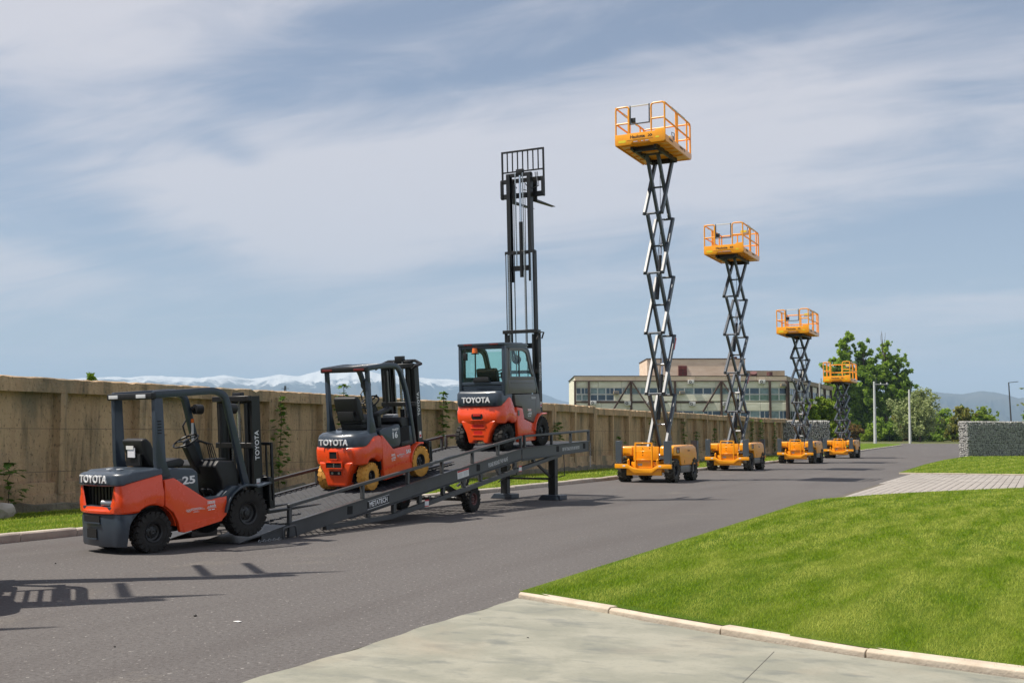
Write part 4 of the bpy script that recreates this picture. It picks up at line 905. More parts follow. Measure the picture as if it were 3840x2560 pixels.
def torus(c, R_, r, axis, n=28, m=7):
    a = Vector(axis).normalized(); q = a.orthogonal().normalized(); t_ = a.cross(q)
    return [Vector(c) + q * (R_ * math.cos(2 * math.pi * k / n)) + t_ * (R_ * math.sin(2 * math.pi * k / n)) for k in range(n)]
def steering(t, c, axis, R_=0.18):
    MB().tube(torus(c, R_, 0.014, axis), 0.014, 7, True).build('steering_wheel', 'black_plastic', t); sw = t.children[-1]
    a = Vector(axis).normalized(); q = a.orthogonal().normalized(); t_ = a.cross(q); b = MB(); cc = Vector(c)
    for k in range(3): th = 2.1 * k + 0.4; b.bar(cc, cc + (q * math.cos(th) + t_ * math.sin(th)) * R_, 0.03, 0.012, a)
    b.cyl(cc - a * 0.05, cc + a * 0.015, 0.05, 14); b.cyl(cc + q * R_ * 0.9, cc + q * R_ * 0.9 + a * 0.06, 0.018, 10)
    b.build('spokes', 'black_plastic', sw); return sw
def seat(t, y, z, x=0.0, paper=False, lean=0.12, bh=0.62):
    b = MB().prism([(y - 0.20, z), (y + 0.26, z + 0.02), (y + 0.30, z + 0.09), (y + 0.24, z + 0.14), (y - 0.14, z + 0.10), (y - 0.22, z + 0.06)], x - 0.25, x + 0.25)
    b.build('seat', 'seat_vinyl', t, 0.03, 3)
    yb = y - 0.24
    b = MB().prism([(yb, z + 0.05), (yb + 0.13, z + 0.06), (yb + 0.13 - lean, z + bh - 0.07), (yb + 0.06 - lean, z + bh), (yb - 0.03 - lean, z + bh - 0.02), (yb - 0.04 - lean * 0.5, z + 0.25)], x - 0.24, x + 0.24)
    bk = b.build('backrest', 'seat_vinyl', t, 0.035, 3)
    MB().b2(x - 0.17, x + 0.17, yb - 0.075 - lean * 0.5, yb - 0.05 - lean * 0.4, z + 0.08, z + 0.24).build('pocket', 'black_plastic', bk, 0.008)
    if paper:
        MB().b2(x - 0.08, x + 0.09, yb - 0.088 - lean * 0.6, yb - 0.078 - lean * 0.6, z + 0.20, z + 0.33).build('paper', 'paper', bk, smooth=False)
        MB().b2(x - 0.10, x + 0.07, yb - 0.096 - lean * 0.6, yb - 0.090 - lean * 0.6, z + 0.31, z + 0.36).build('paper', 'label_white', bk, smooth=False)
    MB().b2(x - 0.22, x + 0.22, y - 0.2, y + 0.22, z - 0.10, z + 0.004).build('seat_base', 'black_plastic', t, 0.01)
    return bk
def mast(t, yb, stages, carr, fork_len=1.05, br=(1.05, 0.55, 1.10), lettering=True, chains=True, hoses=True, z_low=0.12, fork_x=0.28):
    """stages: (half width, bottom, top) from the fixed outer channel to the innermost; carr: height of the carriage's lower bar"""
    for i, (hw, z0, z1) in enumerate(stages):
        for s_ in (-1, 1):
            b = MB().b2(s_ * hw - 0.020, s_ * hw + 0.014, yb - 0.075, yb + 0.075, z0, z1) if s_ > 0 else MB().b2(-hw - 0.014, -hw + 0.020, yb - 0.075, yb + 0.075, z0, z1)
            b.b2(s_ * (hw - 0.045) - 0.026, s_ * (hw - 0.045) + 0.026, yb - 0.0745, yb - 0.055, z0, z1).b2(s_ * (hw - 0.045) - 0.026, s_ * (hw - 0.045) + 0.026, yb + 0.055, yb + 0.075, z0, z1)
            b.build('mast_rail' if i == 0 else 'inner_rail', 'dark_metal', t, smooth=False)
        yo = (-0.10, -0.02, 0.0)[min(i, 2)]
        MB().b2(-hw - 0.03, hw + 0.03, yb + yo - 0.05, yb + yo + 0.02, z1 - 0.07, z1 + 0.01).build('cross_member', 'dark_metal', t, 0.006, 1)
        MB().b2(-hw, hw, yb + yo - 0.02, yb + yo + 0.02, z0 + 0.25, z0 + 0.37).build('cross_member', 'dark_metal', t, 0.006, 1)
    hw, z0, z1 = stages[0]
    MB().b2(-hw - 0.02, hw + 0.02, yb - 0.12, yb - 0.07, z1 * 0.62, z1 * 0.62 + 0.08).build('cross_member', 'dark_metal', t, 0.006, 1)
    for s_ in (-1, 1):
        MB().cyl((s_ * (hw - 0.10), yb - 0.09, z0 + 0.05), (s_ * (hw - 0.10), yb - 0.09, z1 - 0.1), 0.035, 12).build('lift_cylinder', 'dark_metal', t)
        if len(stages) > 1 and stages[1][2] - z1 > 0.3:
            MB().cyl((s_ * (hw - 0.10), yb - 0.09, z1 - 0.1), (s_ * (hw - 0.10), yb - 0.09, stages[1][2] - 0.06), 0.024, 12).build('piston_rod', 'chrome', t)
    hi, zi0, zi1 = stages[-1]
    MB().cyl((0.03, yb - 0.03, zi0 + 0.1), (0.03, yb - 0.03, zi0 + (zi1 - zi0) * 0.55), 0.045, 12).build('lift_cylinder', 'dark_metal', t)
    MB().cyl((0.03, yb - 0.03, zi0 + (zi1 - zi0) * 0.55), (0.03, yb - 0.03, zi1 - 0.05), 0.028, 12).build('piston_rod', 'chrome', t)
    MB().b2(-0.06, 0.12, yb - 0.06, yb + 0.03, zi1 - 0.02, zi1 + 0.10).build('chain_sheave', 'dark_metal', t, 0.01)
    if chains:
        for xx in (-0.07, 0.12):
            b = MB(); z = max(zi0 + 0.3, carr - 1.6); zt_ = zi1
            while z < zt_: b.box((xx, yb - 0.075, z), (0.034, 0.014, 0.026)); z += 0.040
            b.b2(xx - 0.008, xx + 0.008, yb - 0.078, yb - 0.072, max(zi0 + 0.3, carr - 1.6), zt_)
            b.build('chain', 'steel', t, smooth=False)
        if len(stages) > 2:
            for xx in (-stages[1][0] + 0.09, stages[1][0] - 0.22):
                b = MB(); z = stages[0][2] - 0.7; zt_ = stages[1][2] - 0.08
                while z < zt_: b.box((xx, yb - 0.095, z), (0.034, 0.014, 0.026)); z += 0.040
                b.b2(xx - 0.008, xx + 0.008, yb - 0.098, yb - 0.092, stages[0][2] - 0.7, zt_)
                b.build('chain', 'steel', t, smooth=False)
    if hoses:
        for xx in (-0.12, 0.17):
            MB().tube([(xx, yb - 0.11, z_low + 0.3), (xx, yb - 0.11, zi1 * 0.6), (xx + 0.02, yb - 0.10, zi1 - 0.25), (xx + 0.06, yb - 0.02, carr + 0.2)], 0.012, 6).build('hose', 'black_plastic', t)
    # carriage, backrest, forks
    yc = yb + 0.16; bw, bh, tot = br
    cr = MB().b2(-bw / 2, bw / 2, yc - 0.03, yc + 0.02, carr, carr + 0.12).b2(-bw / 2, bw / 2, yc - 0.03, yc + 0.02, carr + 0.36, carr + 0.46)
    for xx in (-bw / 2 + 0.03, -0.2, 0.2, bw / 2 - 0.03): cr.b2(xx - 0.03, xx + 0.03, yc - 0.05, yc - 0.012, carr + 0.02, carr + 0.44)
    cr = cr.build('carriage', 'dark_metal', t, 0.005, 1)
    b = MB(); z1 = carr + tot; z0 = carr + tot - bh; hb = bw / 2 - 0.025
    b.b2(-hb - 0.022, -hb + 0.022, yc + 0.02, yc + 0.055, carr, z1).b2(hb - 0.022, hb + 0.022, yc + 0.02, yc + 0.055, carr, z1)
    b.b2(-hb + 0.022, hb - 0.022, yc + 0.022, yc + 0.053, z1 - 0.045, z1).b2(-hb + 0.022, hb - 0.022, yc + 0.025, yc + 0.05, z0, z0 + 0.035)
    bk = b.build('load_backrest', 'dark_metal', t, 0.006, 1)
    for k in range(1, 8): x = -hb + 2 * hb * k / 8; MB().b2(x - 0.013, x + 0.013, yc + 0.028, yc + 0.048, z0 + 0.036, z1 - 0.046).build('backrest_bar', 'dark_metal', bk, smooth=False)
    for s_ in (-1, 1):
        y0_ = yc + 0.056
        MB().prism([(y0_, carr + 0.48), (y0_, carr - 0.07), (y0_ + 0.02, carr - 0.10), (y0_ + fork_len, carr - 0.085), (y0_ + fork_len, carr - 0.075), (y0_ + 0.3, carr - 0.055), (y0_ + 0.042, carr - 0.05), (y0_ + 0.042, carr + 0.48)], s_ * fork_x - 0.055, s_ * fork_x + 0.055).build('fork', 'dark_metal', t, 0.006, 1)
    if lettering:
        hw, z0, z1 = stages[0]
        text('TOYOTA', 0.105, (hw + 0.016, yb, z0 + (z1 - z0) * 0.62), (0, 0, 1), (0, -1, 0), 'letter_white', t, 'mast_lettering', 0.012, xs=1.0, depth=0.002)
        lb = MB().b2(hw + 0.013, hw + 0.016, yb - 0.035, yb + 0.035, z0 + (z1 - z0) * 0.30, z0 + (z1 - z0) * 0.30 + 0.12).build('warning_label', 'label_white', t, smooth=False)
        MB().b2(hw + 0.0165, hw + 0.018, yb - 0.025, yb + 0.025, z0 + (z1 - z0) * 0.30 + 0.02, z0 + (z1 - z0) * 0.30 + 0.06).build('warning_mark', 'label_red', lb, smooth=False)
def sponsor_marks(t, x, y, z, s_=1.0, mats='letter_white', slope=0.0):
    """small white print on the right flank: rings, wordmark, swoosh, skyline logo"""
    b = MB()
    for k, (dy, dz) in enumerate(((0, 0), (0.030, 0), (0.060, 0), (0.015, -0.014), (0.045, -0.014))):
        ring = torus((x, y + dy * s_, z + dz * s_), 0.013 * s_, 0.002, (1, 0, 0), 14); b.tube(ring, 0.0022 * s_, 4, True)
    b.build('ring_emblem', mats, t)
    text('TOYOTA', 0.042 * s_, (x, y + 0.155 * s_, z + 0.002), (0, 1, 0), (0, 0, 1), mats, t, 'wordmark', 0.02, depth=0.001)
    b = MB().b2(x, x + 0.0015, y + 0.10 * s_, y + 0.20 * s_, z - 0.040 * s_, z - 0.036 * s_); b.b2(x, x + 0.0015, y + 0.115 * s_, y + 0.185 * s_, z - 0.028 * s_, z - 0.025 * s_)
    for k in range(3): b.tube([(x, y + (0.25 + 0.012 * k) * s_, z + (0.018 - 0.01 * k) * s_), (x, y + (0.245 + 0.016 * k) * s_, z - 0.004 * s_), (x, y + (0.265 + 0.016 * k) * s_, z - 0.014 * s_)], 0.002 * s_, 4)
    b.build('swoosh_mark', mats, t)
def skyline_mark(t, x, y, z, s_=1.0, mats='letter_white'):
    b = MB().b2(x, x + 0.0015, y, y + 0.13 * s_, z + 0.05 * s_, z + 0.085 * s_)
    lb = b.build('emblem_plate', mats, t, smooth=False)
    text('METATECH', 0.030 * s_, (x + 0.002, y + 0.065 * s_, z + 0.067 * s_), (0, 1, 0), (0, 0, 1), 'orange', lb, 'wordmark', 0.01, depth=0.0005)
    b = MB(); hs = [0.01, 0.018, 0.012, 0.03, 0.02, 0.034, 0.022, 0.028, 0.04, 0.024]
    for k, h_ in enumerate(hs): b.b2(x, x + 0.0015, y + (0.0 + 0.0145 * k) * s_, y + (0.009 + 0.0145 * k) * s_, z, z + h_ * s_)
    b.b2(x, x + 0.0015, y - 0.01 * s_, y + 0.15 * s_, z - 0.012 * s_, z - 0.007 * s_); b.b2(x, x + 0.0015, y + 0.01 * s_, y + 0.055 * s_, z - 0.04 * s_, z - 0.028 * s_).b2(x, x + 0.0015, y + 0.07 * s_, y + 0.12 * s_, z - 0.04 * s_, z - 0.028 * s_)
    b.build('skyline_mark', mats, t, smooth=False)
def set_pose(t, loc, rz, pitch):
    t.rotation_mode = 'XYZ'; t.matrix_world = Matrix.Translation(loc) @ Matrix.Rotation(rz, 4, 'Z') @ Matrix.Rotation(pitch, 4, 'X')
def rounded(pts, r, n=4):
    out = []
    m = len(pts)
    for k in range(m):
        p = Vector(pts[k])
        if k in (0, m - 1): out.append(tuple(p)); continue
        a = (Vector(pts[k - 1]) - p); c = (Vector(pts[k + 1]) - p); rr = min(r, a.length * 0.45, c.length * 0.45); p0 = p + a.normalized() * rr; p1 = p + c.normalized() * rr
        for q in range(n + 1): t_ = q / n; out.append(tuple(p0 * (1 - t_) ** 2 + p * (2 * t_ * (1 - t_)) + p1 * t_ * t_))
    return out

# ------------------------------------------------------------------ engine forklift with open guard (25)
def forklift_engine(label, group=None, mast_stages=None, carr=0.14, name='forklift_truck', br=(1.04, 0.55, 0.98)):
    t = thing(name, label, 'forklift', group=group)
    w, WB = 1.12, 1.56
    for s_ in (-1, 1):
        wheel(t, (s_ * 0.475, 0, 0.275), 0.275, 0.18, 0.135, s_, nb=20, boltmat='rim')
        wheel(t, (s_ * 0.485, WB, 0.335), 0.335, 0.20, 0.165, s_, nb=22, boltmat='rim')
    MB().b2(-0.38, 0.38, -0.42, 1.85, 0.22, 0.60).build('chassis', 'black_void', t, smooth=False)
    MB().b2(-0.50, 0.50, -0.38, 0.14, 0.60, 0.96).build('radiator_core', 'black_void', t, smooth=False)
    MB().cyl((-0.4, 0, 0.275), (0.4, 0, 0.275), 0.05, 10).build('axle', 'dark_metal', t)
    # counterweight: slate tail, orange band with a wide trapezoid opening, slate bonnet
    ar = arch(0.0, 0.27, 0.365)
    o1 = u_outline(1.10, -0.47, -0.02, 0.21, 0.04)
    lo = shell('counterweight', o1, lambda x, y: max(0.13, ar(y) if abs(x) > 0.3 else -9), lambda x, y: 0.555, 'slate', t, [(0, 0.02), (0.06, 0.004), (0.9, 0.0), (1, 0.02)], cap=True, cy=-0.2)
    for (x0, x1, z0, z1) in ((-0.20, 0.02, 0.24, 0.36), (-0.26, 0.10, 0.45, 0.535)):
        MB().b2(x0, x1, -0.522, -0.40, z0, z1).build('recess_block', 'black_void', lo, smooth=False)  # solid black block; the slot's shade is only its colour
        MB().b2(x0 - 0.015, x1 + 0.015, -0.532, -0.45, z0 - 0.022, z0 - 0.002).build('ledge', 'slate', lo, 0.004)
    o2 = u_outline(1.14, -0.49, 0.165, 0.22, 0.04, ns=22, na=16, nr=40)
    def ztop(x, y):
        if y < -0.40:
            ax = abs(x)
            return 0.655 if ax < 0.32 else (0.655 + (ax - 0.32) / 0.09 * 0.30 if ax < 0.41 else 0.955)
        return 0.955 + 0.085 * (y + 0.40) / 0.565
    def zbot(x, y): return max(0.562, (ar(y) if y > -0.2 else 0) * 1.0)
    shell('tail_panel', o2, zbot, ztop, 'orange', t, [(0, 0.03), (0.06, 0.004), (0.25, 0.0), (0.45, 0.0), (0.62, 0.016), (0.94, 0.022), (1, 0.04)], cap=False, cy=-0.15)
    MB().b2(-0.34, 0.34, -0.49, -0.34, 0.575, 0.66).build('opening_sill', 'slate', t, 0.012)
    b = MB()
    for k in range(9): b.b2(-0.34 + 0.08 * k, -0.30 + 0.08 * k, -0.40, -0.385, 0.66, 0.93)
    b.build('grille_bars', 'dark_metal', t, smooth=False)
    MB().cyl((0.10, -0.46, 0.70), (0.28, -0.40, 0.70), 0.045, 14).build('exhaust_pipe', 'steel', t)
    o3 = u_outline(1.10, -0.50, 0.165, 0.21, 0.04, ns=18)
    bn = shell('bonnet', o3, lambda x, y: 0.93 if y < -0.40 else 0.945 + 0.085 * (y + 0.40) / 0.565, lambda x, y: 1.125 - 0.02 * (y < -0.3), 'slate', t, [(0, 0.02), (0.1, 0.0), (0.72, 0.006), (0.88, 0.025), (0.97, 0.07), (1, 0.13)], cy=-0.15)
    text('TOYOTA', 0.140, (0.025, -0.548, 1.022), (1, 0, 0), (0, 0.03, 1), 'letter_white', t, 'rear_lettering', 0.018, xs=1.05, depth=0.008, sp=1.06)
    MB().b2(-0.06, 0.02, -0.30, -0.24, 1.122, 1.140).b2(0.12, 0.20, -0.26, -0.20, 1.122, 1.138).build('bonnet_catch', 'lamp_glass', bn, 0.004)
    # flank panels
    for s_ in (-1, 1):
        poly = [(0.185, 0.955), (0.335, 0.965), (0.86, 0.615), (0.93, 0.600), (1.20, 0.630), (1.19, 0.36), (1.10, 0.29), (0.47, 0.205), (0.405, 0.22), (0.38, 0.36), (0.31, 0.50), (0.185, 0.60)]
        MB().prism(poly, s_ * 0.50, s_ * 0.562).build('flank_panel', 'orange', t, 0.014, 3)
        MB().prism([(0.47, 0.205), (1.10, 0.285), (1.10, 0.36), (0.44, 0.32)], s_ * 0.562, s_ * 0.568).build('flank_crease', 'orange', t, 0.004, 1)
        MB().ribbon([(0.38 * math.cos(a), 0.27 + 0.38 * math.sin(a)) for a in np.linspace(0.1, 2.7, 14)], 0.02, s_ * 0.30, s_ * 0.50).build('wheel_arch', 'orange', t)
        MB().prism([(0.80, 0.42), (0.80, 0.66), (0.90, 0.63), (1.32, 0.64), (1.32, 0.42)], s_ * 0.36, s_ * 0.53).build('step', 'slate', t, 0.02)
        fp = [(WB + 0.405 * math.cos(a), 0.335 + 0.405 * math.sin(a)) for a in np.linspace(R(172), R(62), 14)] + [(WB + 0.42, 0.735)]
        MB().ribbon(fp, 0.03, s_ * 0.33, s_ * 0.605).build('fender', 'slate', t, 0.008)
        MB().prism([(1.08, 0.62), (1.24, 0.40), (1.27, 0.60), (1.40, 0.75), (1.30, 0.76)], s_ * 0.40, s_ * 0.56).build('fender_skirt', 'slate', t, 0.02)
    MB().prism([(0.15, 0.60), (0.15, 1.06), (0.30, 1.10), (0.72, 1.06), (0.80, 1.00), (0.82, 0.62)], -0.46, 0.46).build('engine_hood', 'slate', t, 0.035, 3)
    text('25', 0.145, (0.4655, 0.64, 0.90), (0, 1, 0), (0, 0, 1), 'letter_white', t, 'model_number', 0.03, xs=1.5, depth=0.002)
    text('TOYOTA', 0.040, (0.464, 0.47, 0.915), (0, 1, 0), (0, 0, 1), 'label_grey', t, 'small_lettering', 0.015, depth=0.001)
    sponsor_marks(t, 0.565, 0.52, 0.50, 1.0); skyline_mark(t, 0.565, 0.86, 0.50, 1.0)
    MB().b2(-0.47, 0.47, 0.80, 1.62, 0.50, 0.56).build('floor', 'black_plastic', t, smooth=False)
    # dash, column, levers
    MB().prism([(1.22, 0.56), (1.20, 0.82), (1.08, 1.05), (1.16, 1.13), (1.42, 1.10), (1.50, 0.95), (1.50, 0.56)], -0.46, 0.46).build('dashboard', 'black_plastic', t, 0.03, 3)
    MB().b2(0.10, 0.38, 1.15, 1.36, 1.10, 1.15).build('console', 'black_plastic', t, 0.012)
    MB().bar((-0.02, 1.18, 0.95), (-0.02, 0.98, 1.36), 0.13, 0.13).build('steering_column', 'black_plastic', t, 0.02)
    steering(t, (-0.02, 0.955, 1.42), (0, -0.45, 0.9), 0.185)
    b = MB()
    for k in range(4): b.tube([(0.14 + 0.05 * k, 1.26, 1.10), (0.13 + 0.045 * k, 1.20, 1.36), (0.08 + 0.02 * k, 1.10, 1.41)], 0.008, 6)
    b.build('levers', 'black_plastic', t)
    b = MB()
    for k in range(4): b.cyl((0.08 + 0.02 * k, 1.11, 1.405), (0.07 + 0.02 * k, 1.07, 1.415), 0.016, 8)
    b.build('lever_knobs', 'black_plastic', t)
    b = MB()
    for xx in (-0.05, 0.12, 0.26): b.bar((xx, 1.24, 0.60), (xx, 1.12, 0.72), 0.08, 0.02)
    b.build('pedals', 'dark_metal', t, 0.004)
    seat(t, 0.46, 1.06, -0.02, paper=True, bh=0.46)
    # overhead guard
    for s_ in (-1, 1):
        MB().prism([(0.12, 1.00), (0.32, 0.98), (0.245, 1.20), (0.225, 2.06), (0.095, 2.06), (0.09, 1.20)], s_ * 0.44, s_ * 0.525).build('rear_pillar', 'slate', t, 0.014)
        fr = rounded([(0.10, 2.11), (1.10, 2.13), (1.28, 2.06), (1.60, 0.74)], 0.16, 6)
        MB().ribbon([(y, z) for (y, z) in fr], 0.10, s_ * 0.445, s_ * 0.515).build('front_pillar', 'slate', t, 0.014)
        MB().b2(s_ * 0.38 - 0.03, s_ * 0.38 + 0.03, 0.02, 0.06, 2.075, 2.115).build('guard_lamp', 'lamp_glass', t, smooth=False) if False else None
    rb = MB().b2(-0.53, 0.53, 0.035, 0.125, 2.05, 2.14).build('guard_rear_bar', 'black_plastic', t, 0.02)
    for xx in (-0.36, 0.30): MB().b2(xx - 0.11, xx + 0.11, 0.026, 0.045, 2.07, 2.12).build('guard_lamp', 'lamp_glass', rb, 0.004)
    for k in range(7): x = -0.36 + 0.12 * k; MB().b2(x - 0.022, x + 0.022, 0.125, 1.16, 2.105, 2.135).build('roof_bar', 'slate', t, 0.008, 1)
    MB().b2(-0.45, 0.45, 1.16, 1.24, 2.08, 2.14).build('guard_front_bar', 'slate', t, 0.015)
    b = MB()
    for k in range(5): b.b2(0.526, 0.530, 0.125, 0.185, 1.74 - 0.04 * k, 1.755 - 0.04 * k)
    b.build('pillar_vents', 'black_void', t, smooth=False)
    MB().b2(-0.49, -0.455, 0.120, 0.128, 1.80, 1.86).build('pillar_label', 'label_grey', t, smooth=False)
    for s_ in (-1, 1):
        MB().cyl((s_ * 0.40, 1.40, 1.86), (s_ * 0.40, 1.52, 1.85), 0.075, 14).build('head_lamp', 'black_plastic', t)
        MB().bar((s_ * 0.44, 1.40, 1.86), (s_ * 0.40, 1.36, 1.88), 0.04, 0.05).build('lamp_bracket', 'black_plastic', t)
    MB().tube([(-0.48, 1.30, 1.70), (-0.48, 1.24, 1.62), (-0.48, 1.34, 1.30), (-0.48, 1.42, 1.28)], 0.013, 6).build('grab_handle', 'black_plastic', t)
    MB().b2(-0.442, -0.438, 1.36, 1.40, 1.38, 1.72).build('pillar_label', 'label_white', t, smooth=False)
    MB().b2(-0.437, -0.434, 1.355, 1.405, 1.66, 1.72).build('pillar_label', 'amber', t, smooth=False)
    mast(t, WB + 0.33, mast_stages or [(0.40, 0.10, 2.02), (0.335, 0.12, 1.98)], carr, 1.07, br)
    for s_ in (-1, 1): MB().bar((s_ * 0.42, WB + 0.25, 0.55), (s_ * 0.42, WB - 0.2, 0.62), 0.06, 0.08).build('tilt_cylinder', 'dark_metal', t)
    return t

# ------------------------------------------------------------------ electric forklift (16), tan tyres
def forklift_electric(label):
    t = thing('electric_forklift', label, 'forklift')
    WB = 1.50
    for s_ in (-1, 1):
        wheel(t, (s_ * 0.415, 0, 0.235), 0.235, 0.175, 0.105, s_, 'tyre_tan', nb=18, td=0.005, steer=R(6))
        wheel(t, (s_ * 0.455, WB, 0.275), 0.275, 0.17, 0.135, s_, 'tyre_tan', nb=18, td=0.006)
    MB().b2(-0.26, 0.26, -0.2, 1.5, 0.16, 0.62).build('chassis', 'black_void', t, smooth=False)
    MB().b2(-0.48, 0.48, 0.30, 1.25, 0.30, 0.95).build('battery_case', 'black_void', t, smooth=False)
    MB().cyl((-0.42, 0, 0.235), (0.42, 0, 0.235), 0.045, 10).b2(-0.3, 0.3, -0.06, 0.06, 0.2, 0.32).build('steer_axle', 'dark_metal', t)
    o = u_outline(1.07, -0.33, 0.30, 0.26, 0.05, ns=18)
    ar = arch(0.02, 0.20, 0.335)
    def zb(x, y):
        # the tail narrows to a central skirt between the wheels
        return max(0.455, min(0.57, ar(y))) if y > -0.1 else 0.455
    tp = shell('tail_panel', o, zb, lambda x, y: 0.775 + 0.13 * sstep((y + 0.16) / 0.34), 'orange', t, [(0, 0.05), (0.07, 0.015), (0.3, 0.0), (0.8, 0.0), (0.94, 0.015), (1, 0.05)], cap=False, cy=0.0)
    MB().b2(-0.44, 0.44, -0.28, 0.2, 0.50, 0.76).build('counterweight', 'orange', t, 0.05)
    MB().prism([(-0.20, 0.10), (0.20, 0.10), (0.255, 0.30), (0.33, 0.44), (0.36, 0.52), (-0.36, 0.52), (-0.33, 0.44), (-0.255, 0.30)], -0.345, -0.12, 'y').build('skirt', 'orange', t, 0.04, 4)
    for (wx, z0, z1) in ((0.075, 0.585, 0.70), (0.16, 0.43, 0.515), (0.125, 0.30, 0.37)):
        MB().prism([(-wx, z0), (wx, z0), (wx * 1.06, z1), (-wx * 1.06, z1)], -0.390, -0.30, 'y').build('recess_block', 'red_plastic', tp, 0.012) if False else None
        yb = -0.388 if z0 > 0.4 else -0.350
        MB().b2(-wx, wx, yb - 0.002, yb + 0.05, z0, z1).build('recess_block', 'black_void', tp, smooth=False)  # black face paints the shade of a hollow, nothing is sunk
        MB().b2(-wx - 0.012, wx + 0.012, yb - 0.010, yb + 0.02, z0 - 0.016, z0 - 0.001).b2(-wx - 0.012, wx + 0.012, yb - 0.010, yb + 0.02, z1 + 0.001, z1 + 0.014).b2(-wx - 0.014, -wx - 0.001, yb - 0.010, yb + 0.02, z0, z1).b2(wx + 0.001, wx + 0.014, yb - 0.010, yb + 0.02, z0, z1).build('recess_rim', 'orange', tp, 0.004)
    for xx in (-0.07, 0.07): MB().cyl((xx, -0.357, 0.335), (xx, -0.33, 0.335), 0.022, 10).build('bolt', 'steel', tp)
    MB().b2(-0.01, 0.01, -0.396, -0.38, 0.44, 0.505).build('tow_pin', 'steel', tp)
    bn = shell('bonnet', u_outline(1.00, -0.31, 0.26, 0.24, 0.05, ns=14), lambda x, y: 0.765, lambda x, y: 1.005, 'slate', t, [(0, 0.0), (0.2, 0.0), (0.62, 0.012), (0.82, 0.04), (0.95, 0.09), (1, 0.16)], cy=0.0)
    text('TOYOTA', 0.140, (0.0, -0.366, 0.855), (1, 0, 0), (0, 0.06, 1), 'letter_white', t, 'rear_lettering', 0.02, xs=1.0, depth=0.010, sp=1.06)
    for s_ in (-1, 1):
        MB().prism([(0.32, 0.90), (0.36, 0.89), (0.66, 0.615), (1.20, 0.615), (1.22, 0.16), (1.15, 0.13), (0.36, 0.11), (0.33, 0.20), (0.32, 0.50)], s_ * 0.44, s_ * 0.522).build('flank_panel', 'orange', t, 0.016, 3)
        MB().prism([(0.30, 0.90), (0.30, 0.985), (0.90, 1.03), (0.93, 0.99), (0.93, 0.70), (0.88, 0.64), (0.66, 0.635)], s_ * 0.40, s_ * 0.505).build('side_cover', 'slate', t, 0.02, 3)
        MB().prism([(0.95, 0.622), (1.22, 0.622), (1.22, 0.70), (0.95, 0.70)], s_ * 0.30, s_ * 0.50).build('step', 'dark_metal', t, 0.012)
        fp = [(WB + 0.33 * math.cos(a), 0.275 + 0.33 * math.sin(a)) for a in np.linspace(R(175), R(75), 12)] + [(WB + 0.10, 0.60)]
        MB().ribbon(fp, 0.025, s_ * 0.34, s_ * 0.55).build('fender', 'orange', t, 0.006)
    text('16', 0.150, (0.5085, 0.74, 0.845), (0, 1, 0), (0, 0, 1), 'letter_white', t, 'model_number', 0.03, xs=1.25, depth=0.002)
    text('TRAIGO', 0.055, (0.5085, 0.76, 0.945), (0, 1, 0), (0, 0, 1), 'letter_white', t, 'model_name', 0.015, shear=0.25, depth=0.002)
    text('SAS', 0.095, (0.525, 1.12, 0.51), (0, 1, 0), (0, 0, 1), 'letter_white', t, 'flank_lettering', 0.03, depth=0.002)
    sponsor_marks(t, 0.525, 0.76, 0.48, 0.85); skyline_mark(t, 0.525, 0.57, 0.45, 0.95)
    MB().b2(-0.42, 0.42, 0.30, 0.92, 0.95, 1.02).build('battery_hood', 'dark_metal', t, 0.02)
    MB().b2(-0.44, 0.44, 0.92, 1.45, 0.58, 0.62).build('floor', 'black_plastic', t, smooth=False)
    MB().prism([(1.14, 0.62), (1.12, 0.90), (1.04, 1.06), (1.10, 1.13), (1.38, 1.10), (1.42, 0.95), (1.42, 0.62)], -0.43, 0.43).build('dashboard', 'black_plastic', t, 0.03, 3)
    MB().prism([(1.20, 0.62), (1.20, 0.95), (1.40, 0.95), (1.44, 0.60)], 0.42, 0.46).prism([(1.20, 0.62), (1.20, 0.95), (1.40, 0.95), (1.44, 0.60)], -0.46, -0.42).build('cowl_side', 'slate', t, 0.012)
    MB().b2(0.02, 0.26, 1.10, 1.26, 1.11, 1.17).build('console', 'label_grey', t, 0.012)
    MB().bar((-0.10, 1.12, 0.98), (-0.10, 0.92, 1.36), 0.14, 0.14).build('steering_column', 'black_plastic', t, 0.02)
    steering(t, (-0.10, 0.90, 1.43), (0, -0.55, 0.85), 0.175)
    MB().prism([(0.50, 1.20), (0.92, 1.28), (0.94, 1.34), (0.52, 1.27)], 0.22, 0.36).build('armrest', 'black_plastic', t, 0.02)
    MB().b2(0.24, 0.34, 0.50, 0.60, 1.02, 1.24).build('armrest_post', 'black_plastic', t, 0.01)
    b = MB()
    for k in range(4): b.cyl((0.24 + 0.03 * k, 0.86, 1.32), (0.24 + 0.03 * k, 0.87, 1.38), 0.009, 6)
    b.build('levers', 'black_plastic', t)
    seat(t, 0.42, 1.10, -0.03, lean=0.10, bh=0.50)
    for s_ in (-1, 1):
        MB().prism([(0.10, 1.86), (0.18, 1.86), (0.19, 1.25), (0.21, 1.20), (0.28, 0.93), (0.06, 0.93), (0.09, 1.20)], s_ * 0.40, s_ * 0.465).build('rear_pillar', 'slate', t, 0.014)
        MB().b2(s_ * 0.432 - 0.034, s_ * 0.432 + 0.034, 0.105, 0.175, 1.82, 2.05).build('pillar_cap', 'slate', t, 0.012)
        MB().ribbon(rounded([(0.06, 2.075), (0.70, 2.095), (1.08, 2.06), (1.30, 1.55), (1.44, 0.62)], 0.30, 7), 0.085, s_ * 0.405, s_ * 0.475).build('front_pillar', 'slate', t, 0.014)
    rb = MB().b2(-0.49, 0.49, 0.03, 0.11, 2.02, 2.11).build('guard_rear_bar', 'black_plastic', t, 0.02)
